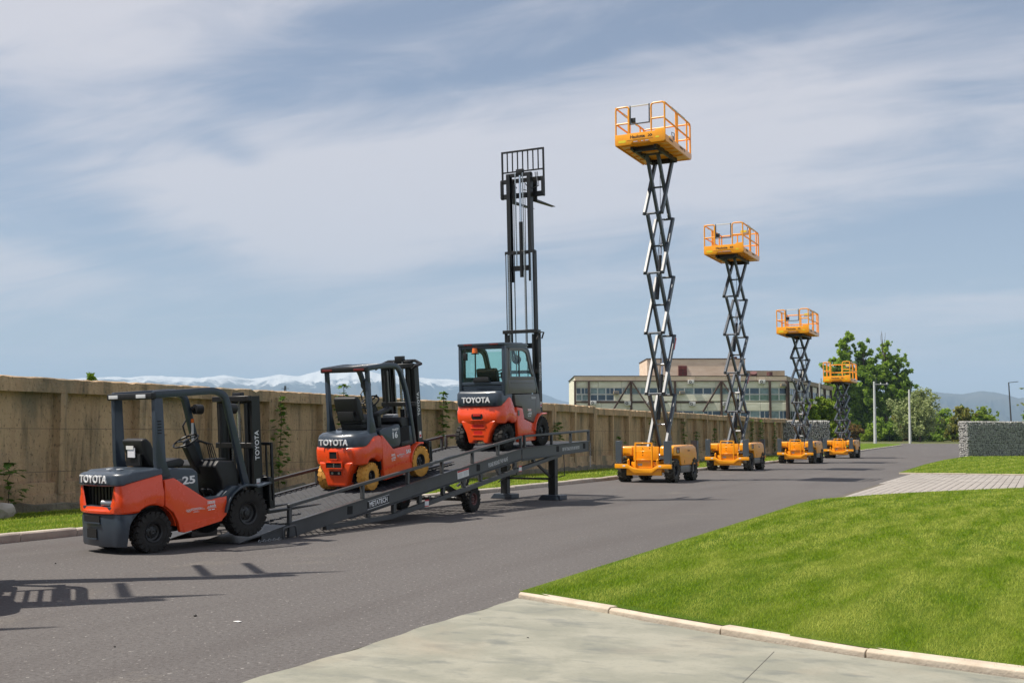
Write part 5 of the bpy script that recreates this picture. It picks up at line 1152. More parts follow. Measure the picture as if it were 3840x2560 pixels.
    for xx in (-0.34, 0.34): MB().b2(xx - 0.11, xx + 0.11, 0.02, 0.04, 2.045, 2.085).build('guard_lamp', 'tail_lamp', rb, 0.004)
    MB().b2(-0.405, 0.405, 0.11, 0.95, 2.085, 2.10).build('roof_sheet', 'slate', t, 0.005)
    for k in range(6): y = 0.20 + 0.14 * k; MB().b2(-0.405, 0.405, y - 0.02, y + 0.02, 2.101, 2.12).build('roof_bar', 'slate', t, 0.006, 1)
    MB().tube([(-0.45, 1.20, 1.62), (-0.45, 1.12, 1.56), (-0.45, 1.24, 1.22), (-0.45, 1.33, 1.20)], 0.013, 6).build('grab_handle', 'black_plastic', t)
    MB().cyl((-0.38, 1.16, 1.72), (-0.38, 1.24, 1.72), 0.09, 16).build('work_lamp', 'black_plastic', t)
    mast(t, WB + 0.27, [(0.36, 0.08, 2.05), (0.30, 0.10, 2.03), (0.245, 0.12, 2.10)], 0.12, 1.0, (0.96, 0.02, 0.46))
    MB().tube([(0.36, WB + 0.14, 1.96), (0.45, WB + 0.15, 2.02), (0.45, WB + 0.32, 2.04), (0.3, WB + 0.36, 2.10), (-0.3, WB + 0.36, 2.10), (-0.45, WB + 0.30, 2.04), (-0.45, WB + 0.14, 1.98)], 0.03, 6).build('mast_hoop', 'dark_metal', t)
    return t

# ------------------------------------------------------------------ cabin forklift with raised mast
def forklift_cabin(label):
    t = thing('cabin_forklift', label, 'forklift')
    WB = 1.55
    for s_ in (-1, 1):
        wheel(t, (s_ * 0.465, -0.06, 0.27), 0.27, 0.20, 0.125, s_, nb=18, steer=R(-3))
        wheel(t, (s_ * 0.520, WB, 0.325), 0.325, 0.20, 0.165, s_, nb=22, bolts=8)
    MB().b2(-0.28, 0.28, -0.22, 1.6, 0.18, 0.66).build('chassis', 'black_void', t, smooth=False)
    MB().b2(-0.52, 0.52, 0.34, 1.28, 0.30, 1.1).build('battery_case', 'black_void', t, smooth=False)
    MB().cyl((-0.44, 0, 0.27), (0.44, 0, 0.27), 0.05, 10).cyl((-0.36, -0.08, 0.30), (0.36, -0.08, 0.30), 0.03, 10).build('steer_axle', 'dark_metal', t)
    o = u_outline(1.16, -0.36, 0.32, 0.20, 0.04, ns=18)
    ar = arch(0.02, 0.24, 0.36)
    def zb(x, y):
        return max(0.555, min(0.625, ar(y))) if y > -0.1 else 0.555
    def zt(x, y):
        if y < 0.10: return 0.925 + 0.07 * sstep((abs(x) - 0.42) / 0.14) * (y < -0.2) + (0.07 if y >= -0.2 else 0) + 0.13 * sstep((y + 0.24) / 0.32)
        return 1.125 - 0.24 * sstep((y - 0.10) / 0.22)
    tp = shell('tail_panel', o, zb, zt, 'orange', t, [(0, 0.06), (0.06, 0.02), (0.25, 0.0), (0.62, 0.0), (0.72, 0.02), (0.93, 0.028), (1, 0.06)], cap=False, cy=0.0)
    MB().b2(-0.50, 0.50, -0.30, 0.25, 0.60, 0.92).build('counterweight', 'orange', t, 0.06)
    MB().prism([(-0.23, 0.14), (-0.14, 0.14), (-0.10, 0.20), (0.10, 0.20), (0.14, 0.14), (0.23, 0.14), (0.29, 0.36), (0.38, 0.53), (0.42, 0.62), (-0.42, 0.62), (-0.38, 0.53), (-0.29, 0.36)], -0.365, -0.12, 'y').build('skirt', 'orange', t, 0.04, 4)
    for (wx, z0, z1) in ((0.135, 0.645, 0.765), (0.15, 0.475, 0.545), (0.105, 0.335, 0.405)):
        yb = -0.403 if z0 > 0.55 else -0.368
        MB().prism([(-wx * 0.8, z0), (wx * 0.8, z0), (wx, (z0 + z1) / 2), (wx * 0.9, z1), (-wx * 0.9, z1), (-wx, (z0 + z1) / 2)], yb - 0.002, yb + 0.05, 'y').build('recess_block', 'black_void' if z0 > 0.6 else 'red_plastic', tp, smooth=False)  # upper block is black: a hollow's shade painted on a flush face
        MB().b2(-wx - 0.02, wx + 0.02, yb - 0.012, yb + 0.02, z0 - 0.022, z0 - 0.001).build('recess_lip', 'orange', tp, 0.006)
    MB().b2(-0.09, 0.09, -0.418, -0.40, 0.715, 0.755).build('tow_pin_lamp', 'red_plastic', tp, 0.004)
    bn = shell('bonnet', u_outline(1.08, -0.37, 0.20, 0.12, 0.03, ns=14), lambda x, y: 0.915, lambda x, y: 1.255, 'slate', t, [(0, 0.05), (0.08, 0.012), (0.3, 0.004), (0.8, 0.0), (0.93, 0.03), (1, 0.09)], cy=0.0)
    text('TOYOTA', 0.158, (-0.02, -0.403, 1.055), (1, 0, 0), (0, 0, 1), 'letter_white', t, 'rear_lettering', 0.03, xs=1.03, depth=0.008)
    for s_ in (-1, 1):
        MB().prism([(0.335, 0.89), (0.62, 0.86), (0.70, 0.62), (1.28, 0.48), (1.28, 0.17), (1.20, 0.13), (0.40, 0.13), (0.345, 0.5)], s_ * 0.50, s_ * 0.582).build('flank_panel', 'orange', t, 0.02, 3)
        MB().prism([(0.29, 1.13), (0.34, 0.92), (0.64, 0.885), (0.725, 0.645), (1.285, 0.51), (1.30, 1.16), (0.29, 1.16)], s_ * 0.48, s_ * 0.560).build('side_cover', 'cab_grey', t, 0.016, 3)
        fp = [(WB + 0.385 * math.cos(a), 0.325 + 0.385 * math.sin(a)) for a in np.linspace(R(178), R(80), 12)] + [(WB + 0.22, 0.715)]
        MB().ribbon(fp, 0.028, s_ * 0.38, s_ * 0.625).build('fender', 'orange', t, 0.006)
        MB().prism([(1.30, 0.5), (1.30, 1.16), (1.52, 1.16), (1.62, 0.72), (1.40, 0.72)], s_ * 0.46, s_ * 0.55).build('front_cowl', 'cab_grey', t, 0.014)
    MB().b2(0.583, 0.592, 0.36, 0.44, 0.70, 0.82).build('flank_socket', 'cab_grey', t, 0.004)
    text('SAS', 0.085, (0.586, 0.47, 0.20), (0, 1, 0), (0, 0, 1), 'letter_white', t, 'flank_lettering', 0.03, depth=0.002)
    skyline_mark(t, 0.563, 0.90, 0.72, 1.35)
    text('TRAIGO', 0.06, (0.563, 1.20, 1.07), (0, 1, 0), (0, 0, 1), 'letter_white', t, 'model_name', 0.015, shear=0.2, depth=0.002)
    # cab
    MB().b2(-0.52, 0.52, -0.13, -0.08, 1.26, 1.36).build('rear_sill', 'slate', t, 0.01); MB().b2(-0.525, 0.525, -0.15, -0.08, 1.37, 1.44).build('rear_sill', 'slate', t, 0.01)
    for s_ in (-1, 1): MB().b2(s_ * 0.525 - 0.035, s_ * 0.525 + 0.035, -0.16, -0.06, 1.15, 2.208).build('rear_pillar', 'slate', t, 0.012)
    rp = MB().b2(-0.49, 0.49, -0.15, -0.08, 2.139, 2.208).build('rear_header', 'slate', t, 0.01)
    MB().b2(-0.49, 0.49, -0.125, -0.115, 1.45, 2.139).build('rear_window', 'cab_glass', t, smooth=False)
    MB().prism([(-0.20, 1.44), (0.20, 1.44), (0.18, 1.529), (0.13, 1.546), (-0.13, 1.546), (-0.18, 1.529)], -0.20, -0.13, 'y').build('wiper_motor', 'black_plastic', t, 0.01)
    MB().tube([(-0.34, -0.15, 2.096), (-0.42, -0.16, 1.795), (-0.46, -0.15, 1.537)], 0.010, 6).build('wiper', 'black_plastic', t)
    MB().b2(-0.40, -0.30, -0.26, -0.20, 1.907, 2.062).build('mirror', 'black_plastic', t, 0.012); MB().tube([(-0.36, -0.13, 2.157), (-0.36, -0.22, 2.114), (-0.35, -0.22, 2.045)], 0.012, 6).build('mirror_arm', 'black_plastic', t)
    MB().cyl((-0.13, -0.20, 2.062), (-0.13, -0.20, 2.165), 0.062, 16, 0.052).build('beacon', 'amber', t); MB().b2(-0.2, -0.06, -0.24, -0.14, 2.036, 2.062).build('beacon_bracket', 'black_plastic', t, 0.004)
    roof = MB().prism([(-0.19, 2.208), (-0.19, 2.268), (0.70, 2.286), (1.00, 2.251), (1.00, 2.208)], -0.565, 0.565).build('cab_roof', 'slate', t, 0.02)
    for xx in (-0.3, 0.33): MB().b2(xx - 0.1, xx + 0.1, -0.20, -0.185, 2.225, 2.255).build('guard_lamp', 'tail_lamp', roof, 0.003)
    curve = rounded([(-0.06, 2.182), (0.78, 2.191), (1.02, 2.131), (1.20, 1.709), (1.460, 1.17)], 0.25, 6)
    for s_ in (-1, 1):
        MB().ribbon(curve, 0.075, s_ * 0.495, s_ * 0.56).build('front_pillar', 'slate', t, 0.012)
        # door: frame, window with a middle bar, lower panel
        dx = s_ * 0.54
        dr = MB().ribbon(rounded([(0.06, 1.512), (0.06, 2.131), (0.76, 2.139), (0.95, 2.088), (1.12, 1.684), (1.30, 1.512), (0.06, 1.512)], 0.10, 4), 0.07, dx - 0.02, dx + 0.02).b2(dx - 0.018, dx + 0.018, 0.03, 1.36, 1.18, 1.520).build('door', 'cab_grey', t, 0.01)
        MB().prism([(0.09, 1.537), (1.22, 1.537), (1.08, 1.701), (0.92, 2.062), (0.74, 2.109), (0.09, 2.105)], dx - 0.006, dx + 0.006).build('window', 'cab_glass', dr, smooth=False)
        MB().b2(dx - 0.012, dx + 0.012, 0.55, 0.575, 1.537, 2.109).build('window_bar', 'black_plastic', dr, smooth=False)
        MB().b2(dx + s_ * 0.019, dx + s_ * 0.026, 0.12, 1.20, 1.40, 1.425).build('door_crease', 'cab_grey', dr, 0.004); MB().b2(dx + s_ * 0.019, dx + s_ * 0.03, 1.02, 1.10, 1.598, 1.666).build('door_handle', 'black_plastic', dr, 0.004)
        MB().b2(dx - 0.02, dx + 0.015, -0.05, 0.025, 1.18, 2.165).build('door_post', 'cab_grey', t, 0.006)
    MB().prism([(1.02, 2.122), (1.20, 1.709), (1.45, 1.18), (1.44, 1.17), (1.19, 1.701), (1.01, 2.114)], -0.485, 0.485).build('windscreen', 'cab_glass', t, smooth=False)
    MB().b2(-0.48, 0.48, -0.06, 1.30, 1.05, 1.12).build('cab_floor', 'black_plastic', t, smooth=False)
    MB().b2(-0.45, 0.45, 1.12, 1.38, 1.12, 1.34).build('dashboard', 'black_plastic', t, 0.03)
    steering(t, (-0.02, 0.86, 1.632), (0, -0.5, 0.86), 0.18); MB().bar((-0.02, 1.15, 1.2), (-0.02, 0.88, 1.606), 0.10, 0.10).build('steering_column', 'black_plastic', t, 0.02)
    seat(t, 0.36, 1.24, 0.02, lean=0.10, bh=0.50)
    MB().cyl((0.20, 1.10, 1.942), (0.20, 1.16, 1.924), 0.10, 16).build('fan', 'black_plastic', t); MB().bar((0.20, 1.10, 1.924), (0.20, 1.0, 2.131), 0.03, 0.03).build('fan_stalk', 'black_plastic', t)
    mast(t, WB + 0.32, [(0.415, 0.10, 2.62), (0.355, 1.95, 4.45), (0.295, 3.75, 6.26)], 5.72, 1.05, (1.12, 0.52, 1.14))
    MB().tube([(0.42, WB + 0.18, 2.40), (0.50, WB + 0.24, 2.56), (0.50, WB + 0.40, 2.56), (0.44, WB + 0.42, 2.42)], 0.018, 6).build('lifting_eye', 'dark_metal', t)
    for k in range(3): MB().tube([(0.36 + 0.03 * k, WB + 0.42, 6.28), (0.40 + 0.03 * k, WB + 0.40, 5.95), (0.20, WB + 0.36, 5.85), (0.05, WB + 0.34, 5.9)], 0.009, 6).build('carriage_hose', 'steel' if k == 1 else 'black_plastic', t)
    return t

# ------------------------------------------------------------------ mobile loading ramp
RX, RY = -10.97, 13.1
ramp = thing('loading_ramp', 'long dark grey mobile loading ramp with expanded metal deck and handrails', 'ramp', (RX, RY, 0))
HW = 0.96; S1, S2 = 0.1262, 0.035
def dz(y): return 0.19 + S1 * y if y < 8.0 else 0.19 + S1 * 8.0 + S2 * (y - 8.0)
def strip_poly(y0, y1, top, bot, n=1):
    ys = [y0 + (y1 - y0) * k / n for k in range(n + 1)]; return [(y, dz(y) + top) for y in ys] + [(y, dz(y) + bot) for y in ys[::-1]]
for s_ in (-1, 1):
    x0, x1 = (s_ * (HW - 0.02), s_ * (HW + 0.0))
    MB().prism([(0.0, 0.20), (7.98, dz(7.98) + 0.015), (7.98, dz(7.98) - 0.21), (1.55, 0.19 + S1 * 1.55 - 0.21), (0.15, 0.004), (0.0, 0.004)], x0, x1).build('side_beam', 'ramp_grey', ramp, 0.004, 1)
    MB().prism([(8.02, dz(8.02) + 0.015), (11.8, dz(11.8) + 0.015), (11.8, dz(11.8) - 0.21), (8.02, dz(8.02) - 0.26)], x0, x1).build('side_beam', 'ramp_grey', ramp, 0.004, 1)
    for (a, c) in ((0.0, 7.98), (8.02, 11.8)):
        MB().prism([(a, dz(a) + 0.016), (c, dz(c) + 0.016), (c, dz(c) + 0.032), (a, dz(a) + 0.032)], s_ * (HW - 0.04), s_ * (HW + 0.045)).build('beam_flange', 'ramp_grey', ramp, 0.004, 1)
        a2 = max(a, 1.6); MB().prism([(a2, dz(a2) - 0.226), (c, dz(c) - 0.226), (c, dz(c) - 0.212), (a2, dz(a2) - 0.212)], s_ * (HW - 0.04), s_ * (HW + 0.03)).build('beam_flange', 'ramp_grey', ramp, 0.004, 1)
    # lower chord with verticals
    ch = [(1.0, 0.075), (2.9, 0.115), (7.7, 0.735), (10.2, 1.05)]
    MB().ribbon(ch, 0.085, s_ * (HW - 0.10), s_ * (HW - 0.02)).build('lower_chord', 'ramp_grey', ramp, 0.006, 1)
    def chz(y):
        for (ya, za), (yb_, zb_) in zip(ch, ch[1:]):
            if ya <= y <= yb_: return za + (zb_ - za) * (y - ya) / (yb_ - ya)
        return ch[-1][1]
    for y in (2.2, 3.0, 3.85, 4.7, 5.5, 6.2, 7.0, 7.75, 8.7, 9.4):
        MB().b2(s_ * (HW - 0.06) - 0.032, s_ * (HW - 0.06) + 0.032, y - 0.045, y + 0.045, chz(y) + 0.05, dz(y) - 0.228).build('truss_post', 'ramp_grey', ramp, 0.004, 1)
    # handrails
    for (ya, yb_, ps) in ((0.04, 7.93, (0.04, 1.95, 3.35, 4.55, 5.75, 6.85, 7.93)), (8.12, 11.76, (8.12, 9.55, 10.65, 11.76))):
        MB().prism([(ya - 0.03, dz(ya) + 0.245), (yb_ + 0.03, dz(yb_) + 0.245), (yb_ + 0.03, dz(yb_) + 0.295), (ya - 0.03, dz(ya) + 0.295)], s_ * (HW + 0.0) - 0.03, s_ * (HW + 0.0) + 0.03).build('handrail', 'ramp_grey', ramp, 0.006, 1)
        for y in ps: MB().b2(s_ * HW - 0.028, s_ * HW + 0.028, y - 0.03, y + 0.03, (0.01 if y < 0.1 else dz(y) + 0.033), dz(y) + 0.245).build('rail_post', 'ramp_grey', ramp, 0.005, 1)
    for y in (1.6, 6.0, 9.9, 11.5): MB().b2(s_ * (HW + 0.001), s_ * (HW + 0.004), y - 0.07, y + 0.07, dz(y) - 0.15, dz(y) - 0.02).build('fork_pocket', 'black_void', ramp, smooth=False)
for y in np.arange(0.3, 11.8, 0.62): MB().b2(-HW + 0.03, HW - 0.03, y - 0.03, y + 0.03, dz(y) - 0.14, dz(y) - 0.02).build('cross_member', 'ramp_grey', ramp, smooth=False)
# expanded-metal deck: zigzag strands
def deck(y0, y1, name):
    V = []; Fq = []; p_ = 0.15; a_ = 0.036; k0 = 0; xs = np.arange(-HW + 0.03, HW - 0.02, p_ / 2); nx = len(xs); rows = np.arange(y0 + 0.04, y1 - 0.04, 0.074)
    for j, y in enumerate(rows):
        zz = np.where((np.arange(nx) + j) % 2 == 0, a_, -a_); yy = y + zz; z = np.array([dz(v) for v in yy])
        for (dy, h_) in ((-0.012, -0.006), (-0.008, 0.010), (0.008, 0.013), (0.012, -0.006)): V.append(np.stack([xs, yy + dy, z + h_], 1))
        o = j * 4 * nx
        for q in range(3):
            a = o + q * nx + np.arange(nx - 1); Fq.append(np.stack([a, a + 1, a + nx + 1, a + nx], 1))
    return stuff(raw_mesh(name, np.concatenate(V), np.concatenate(Fq), 'deck_steel', ramp))
deck(0.0, 7.98, 'deck_mesh'); deck(8.0, 11.8, 'deck_mesh')
# entry flaps and end tongue
for (xa, xb) in ((-0.95, -0.33), (0.30, 0.95)):
    MB().prism([(-1.05, 0.008), (0.0, 0.165), (0.0, 0.19), (-1.05, 0.020)], xa, xb).build('entry_flap', 'tread_plate', ramp, 0.003, 1)
    for xw in (xa + 0.02, xb - 0.05): MB().prism([(-0.55, 0.01), (0.0, 0.01), (0.0, 0.16), (-0.55, 0.075)], xw, xw + 0.03).build('flap_web', 'ramp_grey', ramp, smooth=False)
MB().prism([(11.8, dz(11.8) - 0.01), (12.3, dz(11.8) + 0.0), (12.3, dz(11.8) + 0.012), (11.8, dz(11.8) + 0.012)], -0.8, 0.8).build('tongue_plate', 'tread_plate', ramp, 0.003, 1)
MB().tube(rounded([(HW + 0.10, -0.22, 0.01), (HW + 0.10, -0.24, 0.16), (HW + 0.10, 0.06, 0.19), (HW + 0.10, 0.10, 0.02)], 0.06), 0.016, 8).build('lashing_loop', 'ramp_grey', ramp)
# axle, wheels, hydraulic strut
MB().cyl((-0.85, 6.0, 0.25), (0.85, 6.0, 0.25), 0.045, 12).build('axle', 'dark_metal', ramp)
for s_ in (-1, 1):
    wheel(ramp, (s_ * 0.80, 6.0, 0.25), 0.25, 0.17, 0.12, s_, nb=18, rimmat='vent_rust')
    MB().bar((s_ * 0.62, 6.0, 0.27), (s_ * 0.62, 5.0, 0.62), 0.08, 0.10).build('swing_arm', 'dark_metal', ramp, 0.005, 1)
    MB().bar((s_ * 0.60, 6.05, 0.28), (s_ * 0.60, 6.3, 0.92), 0.09, 0.09).build('axle_strut', 'dark_metal', ramp, 0.005, 1)
MB().cyl((0.5, 6.35, 0.62), (0.5, 7.1, 0.86), 0.045, 12).build('hydraulic_cylinder', 'dark_metal', ramp); MB().cyl((0.5, 6.0, 0.50), (0.5, 6.35, 0.62), 0.025, 12).build('piston_rod', 'chrome', ramp)
# jack legs
for s_ in (-1, 1):
    lx = s_ * 0.62
    MB().b2(lx - 0.085, lx + 0.085, 10.32, 10.5, 0.06, dz(10.4) - 0.21).build('jack_leg', 'dark_metal', ramp, 0.008, 1)
    MB().prism([(lx - 0.30, 0.006), (lx + 0.26, 0.006), (lx + 0.26, 0.11), (lx + 0.16, 0.12), (lx - 0.20, 0.12)], 10.20, 10.62, 'y').build('foot_plate', 'slate', ramp, 0.006, 1)
    MB().bar((lx - s_ * 0.02, 10.36, 0.50), (lx - s_ * 0.02, 9.2, 1.0), 0.05, 0.05).build('leg_brace', 'dark_metal', ramp)
    MB().tube([(lx + 0.10, 10.50, 0.52), (lx + 0.24, 10.54, 0.56), (lx + 0.22, 10.52, 1.08), (lx + 0.10, 10.5, 1.10)], 0.013, 6).build('jack_crank', 'dark_metal', ramp)
    MB().tube([(lx - 0.12, 10.42, 0.46), (lx - 0.12, 10.43, 0.26)], 0.016, 6).build('jack_handle', 'blue_hose', ramp)
MB().bar((-0.6, 10.42, 0.48), (0.6, 10.42, 0.48), 0.05, 0.05).build('leg_tie', 'dark_metal', ramp)
MB().tube([(-0.55, 10.3, 0.5), (-0.4, 9.6, 0.42), (0.1, 9.0, 0.62), (0.5, 8.4, 0.82)], 0.012, 6).build('hydraulic_hose', 'black_plastic', ramp)
b = MB()
for k in range(14):
    c_ = Vector((HW + 0.03, 11.82, dz(11.8) - 0.04 - 0.042 * k)); b.tube(torus(c_, 0.018, 0.005, (1, 0, 0) if k % 2 else (0, 1, 0), 10), 0.005, 5, True)
b.build('chain', 'steel', ramp)
b = MB()
for k in range(10):
    b.tube(torus((HW + 0.07, -0.72 + 0.055 * k, 0.015), 0.02, 0.005, (0, 0, 1) if k % 2 else (1, 0, 0), 10), 0.005, 5, True)
b.build('chain', 'steel', ramp)
sl = (0, 1, S1)
pl = MB().bar((HW + 0.003, 2.1, dz(2.1) - 0.105), (HW + 0.003, 2.75, dz(2.75) - 0.105), 0.006, 0.125).build('name_plate', 'ink', ramp, smooth=False)
text('METATECH', 0.115, (HW + 0.007, 2.425, dz(2.425) - 0.105), sl, (0, -S1, 1), 'letter_white', ramp, 'name_lettering', 0.02, xs=0.95, depth=0.002)
b = MB()
for q in (-0.066, 0.066): b.bar((HW + 0.007, 2.1, dz(2.1) - 0.105 + q), (HW + 0.007, 2.75, dz(2.75) - 0.105 + q), 0.004, 0.006)
b.build('plate_border', 'letter_white', ramp, smooth=False)
text('PLEASE RELEASE THE VALVE', 0.115, (HW + 0.003, 6.87, dz(6.87) - 0.11), sl, (0, -S1, 1), 'letter_white', ramp, 'stencil_lettering', 0.0, xs=0.62, depth=0.001)
text('USE THE TONGUE PLATE ON THE BOX', 0.105, (HW + 0.003, 10.68, dz(10.68) - 0.11), (0, 1, S2), (0, -S2, 1), 'letter_white', ramp, 'stencil_lettering', 0.0, xs=0.56, depth=0.001)
for (ya, yb_, zo, h_) in ((5.15, 5.60, -0.10, 0.15),):
    lb = MB().bar((HW + 0.003, ya, dz(ya) + zo), (HW + 0.003, yb_, dz(yb_) + zo), 0.004, h_).build('instruction_label', 'label_white', ramp, smooth=False)
    MB().bar((HW + 0.007, ya, dz(ya) + zo + h_ * 0.40), (HW + 0.007, yb_, dz(yb_) + zo + h_ * 0.40), 0.003, h_ * 0.18).build('label_band', 'label_red', lb, smooth=False)
    b = MB()
    for k in range(4):
        for q in (0, 1): b.bar((HW + 0.0065, ya + 0.03 + 0.21 * q, dz(ya + 0.03 + .21 * q) + zo + 0.02 - 0.022 * k), (HW + 0.0065, ya + 0.19 + 0.21 * q, dz(ya + 0.19 + .21 * q) + zo + 0.02 - 0.022 * k), 0.002, 0.006)
    b.build('label_text', 'label_grey', lb, smooth=False)
for y in (4.05, 7.95):
    z = chz(y); lb = MB().b2(HW - 0.019, HW - 0.016, y - 0.07, y + 0.07, z - 0.04, z + 0.08).build('warning_label', 'label_white', ramp, smooth=False)
    MB().b2(HW - 0.0155, HW - 0.013, y - 0.07, y + 0.07, z + 0.055, z + 0.08).b2(HW - 0.0155, HW - 0.013, y - 0.07, y + 0.07, z - 0.04, z - 0.025).build('label_band', 'label_red', lb, smooth=False)
for y in (4.2, 7.7):
    z = chz(y) + 0.06; MB().tube(torus((HW - 0.03, y, z), 0.04, 0.014, (1, 0, 0), 14), 0.014, 6, True).build('lashing_eye', 'ramp_grey', ramp)

# ------------------------------------------------------------------ the three forklifts
f1 = forklift_engine('open orange and slate forklift numbered 25 with black tyres at the ramp foot', carr=0.34)
set_pose(f1, (-10.80, 10.84, 0.0), R(-12.0), R(4.0)); f1.scale = (0.955, 0.955, 0.955)
f2 = forklift_electric('orange and slate forklift numbered 16 on tan tyres climbing the ramp')
set_pose(f2, (-10.88, 15.95, dz(15.95 - RY) + 0.012), R(-2.3), math.atan(S1))
f3 = forklift_cabin('orange forklift with glazed grey cabin and fully raised mast at the ramp top')
set_pose(f3, (-10.78, 20.95, dz(20.95 - RY) + 0.012), R(-1.0), math.atan((dz(22.50 - RY) - dz(20.89 - RY)) / 1.61))
# trucks standing beside the photographer, outside the view: only their raised masts' shadows fall across the road
g0 = forklift_engine('forklift with raised mast parked out of view, its shadow lies across the road', 'forklifts parked out of view beside the road', [(0.40, 0.10, 2.5), (0.335, 2.0, 4.5), (0.275, 3.9, 6.4)], 5.9, 'parked_forklift', (1.04, 0.60, 1.12))
fwd = Vector((-math.sin(R(48)), math.cos(R(48)), 0))
for k in range(3):
    g = g0 if k == 0 else copy_tree(g0)
    m_ = Vector((-10.45, 7.45 - 1.95 * k, 0)); p = m_ - fwd * 1.99
    g.rotation_euler = (0, 0, R(48)); g.location = p

# ------------------------------------------------------------------ scissor lifts
def scissor_lift(loc, hs, label, rz=0.0, gate=True, ctrl=(0.35, 2.0, 0.25), bag=False):
    t = thing('scissor_lift', label, 'scissor lift', loc, rz, 'yellow scissor lifts along the road')
    Y = 'lift_yellow'; t.scale = (1.05, 1.05, 1.05)
    # chassis
    MB().b2(-0.42, 0.42, 0.10, 2.70, 0.34, 0.62).build('chassis', Y, t, 0.02); MB().b2(-0.36, 0.36, 0.3, 2.4, 0.62, 0.70).build('arm_tray', 'dark_metal', t, 0.01)
    bz_ = [(-0.90, 0.555), (-0.50, 0.555), (-0.30, 0.43), (0.28, 0.43), (0.48, 0.555), (0.89, 0.555), (0.89, 0.425), (0.46, 0.425), (0.26, 0.285), (-0.28, 0.285), (-0.48, 0.425), (-0.90, 0.425)]
    MB().prism(bz_, -0.05, 0.03, 'y').build('bumper', Y, t, 0.012)
    MB().b2(-0.55, 0.55, 0.03, 0.12, 0.22, 0.42).build('front_beam', Y, t, 0.01)
    for xx in (-0.48, 0.44): MB().tube([(xx, -0.02, 0.54), (xx, -0.03, 0.66), (xx, 0.03, 0.69), (xx, 0.06, 0.62), (xx, 0.05, 0.5)], 0.026, 8).build('tow_eye', Y, t)
    for xx in (-0.60, 0.53): MB().b2(xx - 0.04, xx + 0.04, -0.054, -0.051, 0.48, 0.52).build('label', 'label_white', t, smooth=False)
    for (xa, xb, ya, yb_) in ((-0.88, -0.68, -0.02, 0.10), (0.64, 0.86, -0.02, 0.10), (-0.88, -0.68, 2.72, 2.84), (0.66, 0.88, 2.72, 2.84)):
        pl = MB().b2(xa, xb, ya, yb_, 0.57, 1.25).build('stabiliser_cover', 'lift_grey', t, 0.008, 1)
        b = MB()
        for xx in (xa + 0.04, xb - 0.05): b.cyl((xx, ya, 0.61), (xx, ya - 0.012, 0.61), 0.012, 8)
        b.build('bolts', 'steel', pl)
    for xx in (0.83, -0.78): MB().cyl((xx, 2.92, 0.45), (xx, 2.92, 0.62), 0.04, 10).build('stabiliser_ram', Y, t)
    # rear bumper
    MB().b2(-0.88, 0.88, 2.72, 2.80, 0.43, 0.555).build('rear_bumper', Y, t, 0.01)
    # ladder with box below
    b = MB()
    for xx in (-0.25, 0.27): b.b2(xx - 0.022, xx + 0.022, -0.03, 0.05, 0.44, 1.19)
    for zz in (0.68, 0.93): b.b2(-0.23, 0.25, -0.03, 0.04, zz, zz + 0.022)
    b.b2(-0.272, 0.292, -0.03, 0.05, 1.16, 1.20)
    b.build('ladder', Y, t, 0.008, 1)
    MB().b2(-0.26, 0.24, 0.04, 0.22, 0.44, 0.665).build('step_box', Y, t, 0.01)
    lb = MB().b2(-0.19, -0.05, 0.034, 0.038, 0.51, 0.57).build('plate', 'label_grey', t, smooth=False)
    # side housings, fenders, engine cover
    MB().prism([(0.22, 0.80), (0.22, 1.06), (0.34, 1.085), (2.30, 1.085), (2.57, 1.0), (2.62, 0.52), (0.90, 0.50), (0.80, 0.74)], -0.86, -0.42).build('side_housing', Y, t, 0.04, 3)
    rh = MB().prism([(0.22, 0.80), (0.22, 1.06), (0.34, 1.10), (2.25, 1.125), (2.52, 1.05), (2.64, 0.86), (2.64, 0.50), (0.98, 0.50), (0.88, 0.74), (0.80, 0.80)], 0.44, 0.88).build('engine_cover', Y, t, 0.04, 3)
    MB().b2(0.36, 0.86, 1.0, 2.40, 0.28, 0.498).build('skirt', 'cab_grey', t, 0.015); MB().b2(-0.86, -0.36, 1.0, 2.40, 0.28, 0.498).build('skirt', 'cab_grey', t, 0.015)
    cp = MB().b2(0.879, 0.886, 0.50, 0.80, 0.88, 1.05).build('control_panel', 'black_void', rh, 0.01)
    MB().b2(0.8865, 0.892, 0.54, 0.68, 0.90, 1.03).build('panel_face', 'label_grey', cp, 0.003)
    MB().cyl((0.892, 0.60, 1.0), (0.91, 0.60, 1.0), 0.022, 12).build('stop_button', 'red_plastic', cp); MB().cyl((0.892, 0.60, 0.93), (0.90, 0.60, 0.93), 0.016, 10).build('key_switch', 'label_yellow', cp)
    for yy in (1.30, 2.22): MB().b2(0.879, 0.884, yy, yy + 0.025, 0.56, 0.66).build('latch', 'ink', rh, smooth=False)
    MB().prism([(1.15, 0.78), (2.0, 0.70), (2.0, 0.72), (1.15, 0.81)], 0.875, 0.884).build('cover_crease', Y, rh, 0.003, 1)
    text('Haulotte', 0.07, (0.884, 1.75, 0.95), (0, 1, 0), (0, 0, 1), 'vent_rust', rh, 'cover_lettering', 0.01, depth=0.001)
    MB().b2(-0.40, 0.40, 0.24, 0.30, 0.66, 1.08).build('front_wall', Y, t, 0.01)
    for (xx, zz) in ((-0.10, 1.02), (-0.10, 0.90), (0.12, 1.03), (0.17, 1.03), (-0.10, 0.82)): MB().cyl((xx, 0.235, zz), (xx, 0.242, zz), 0.016, 10).build('bore', 'black_void', t)
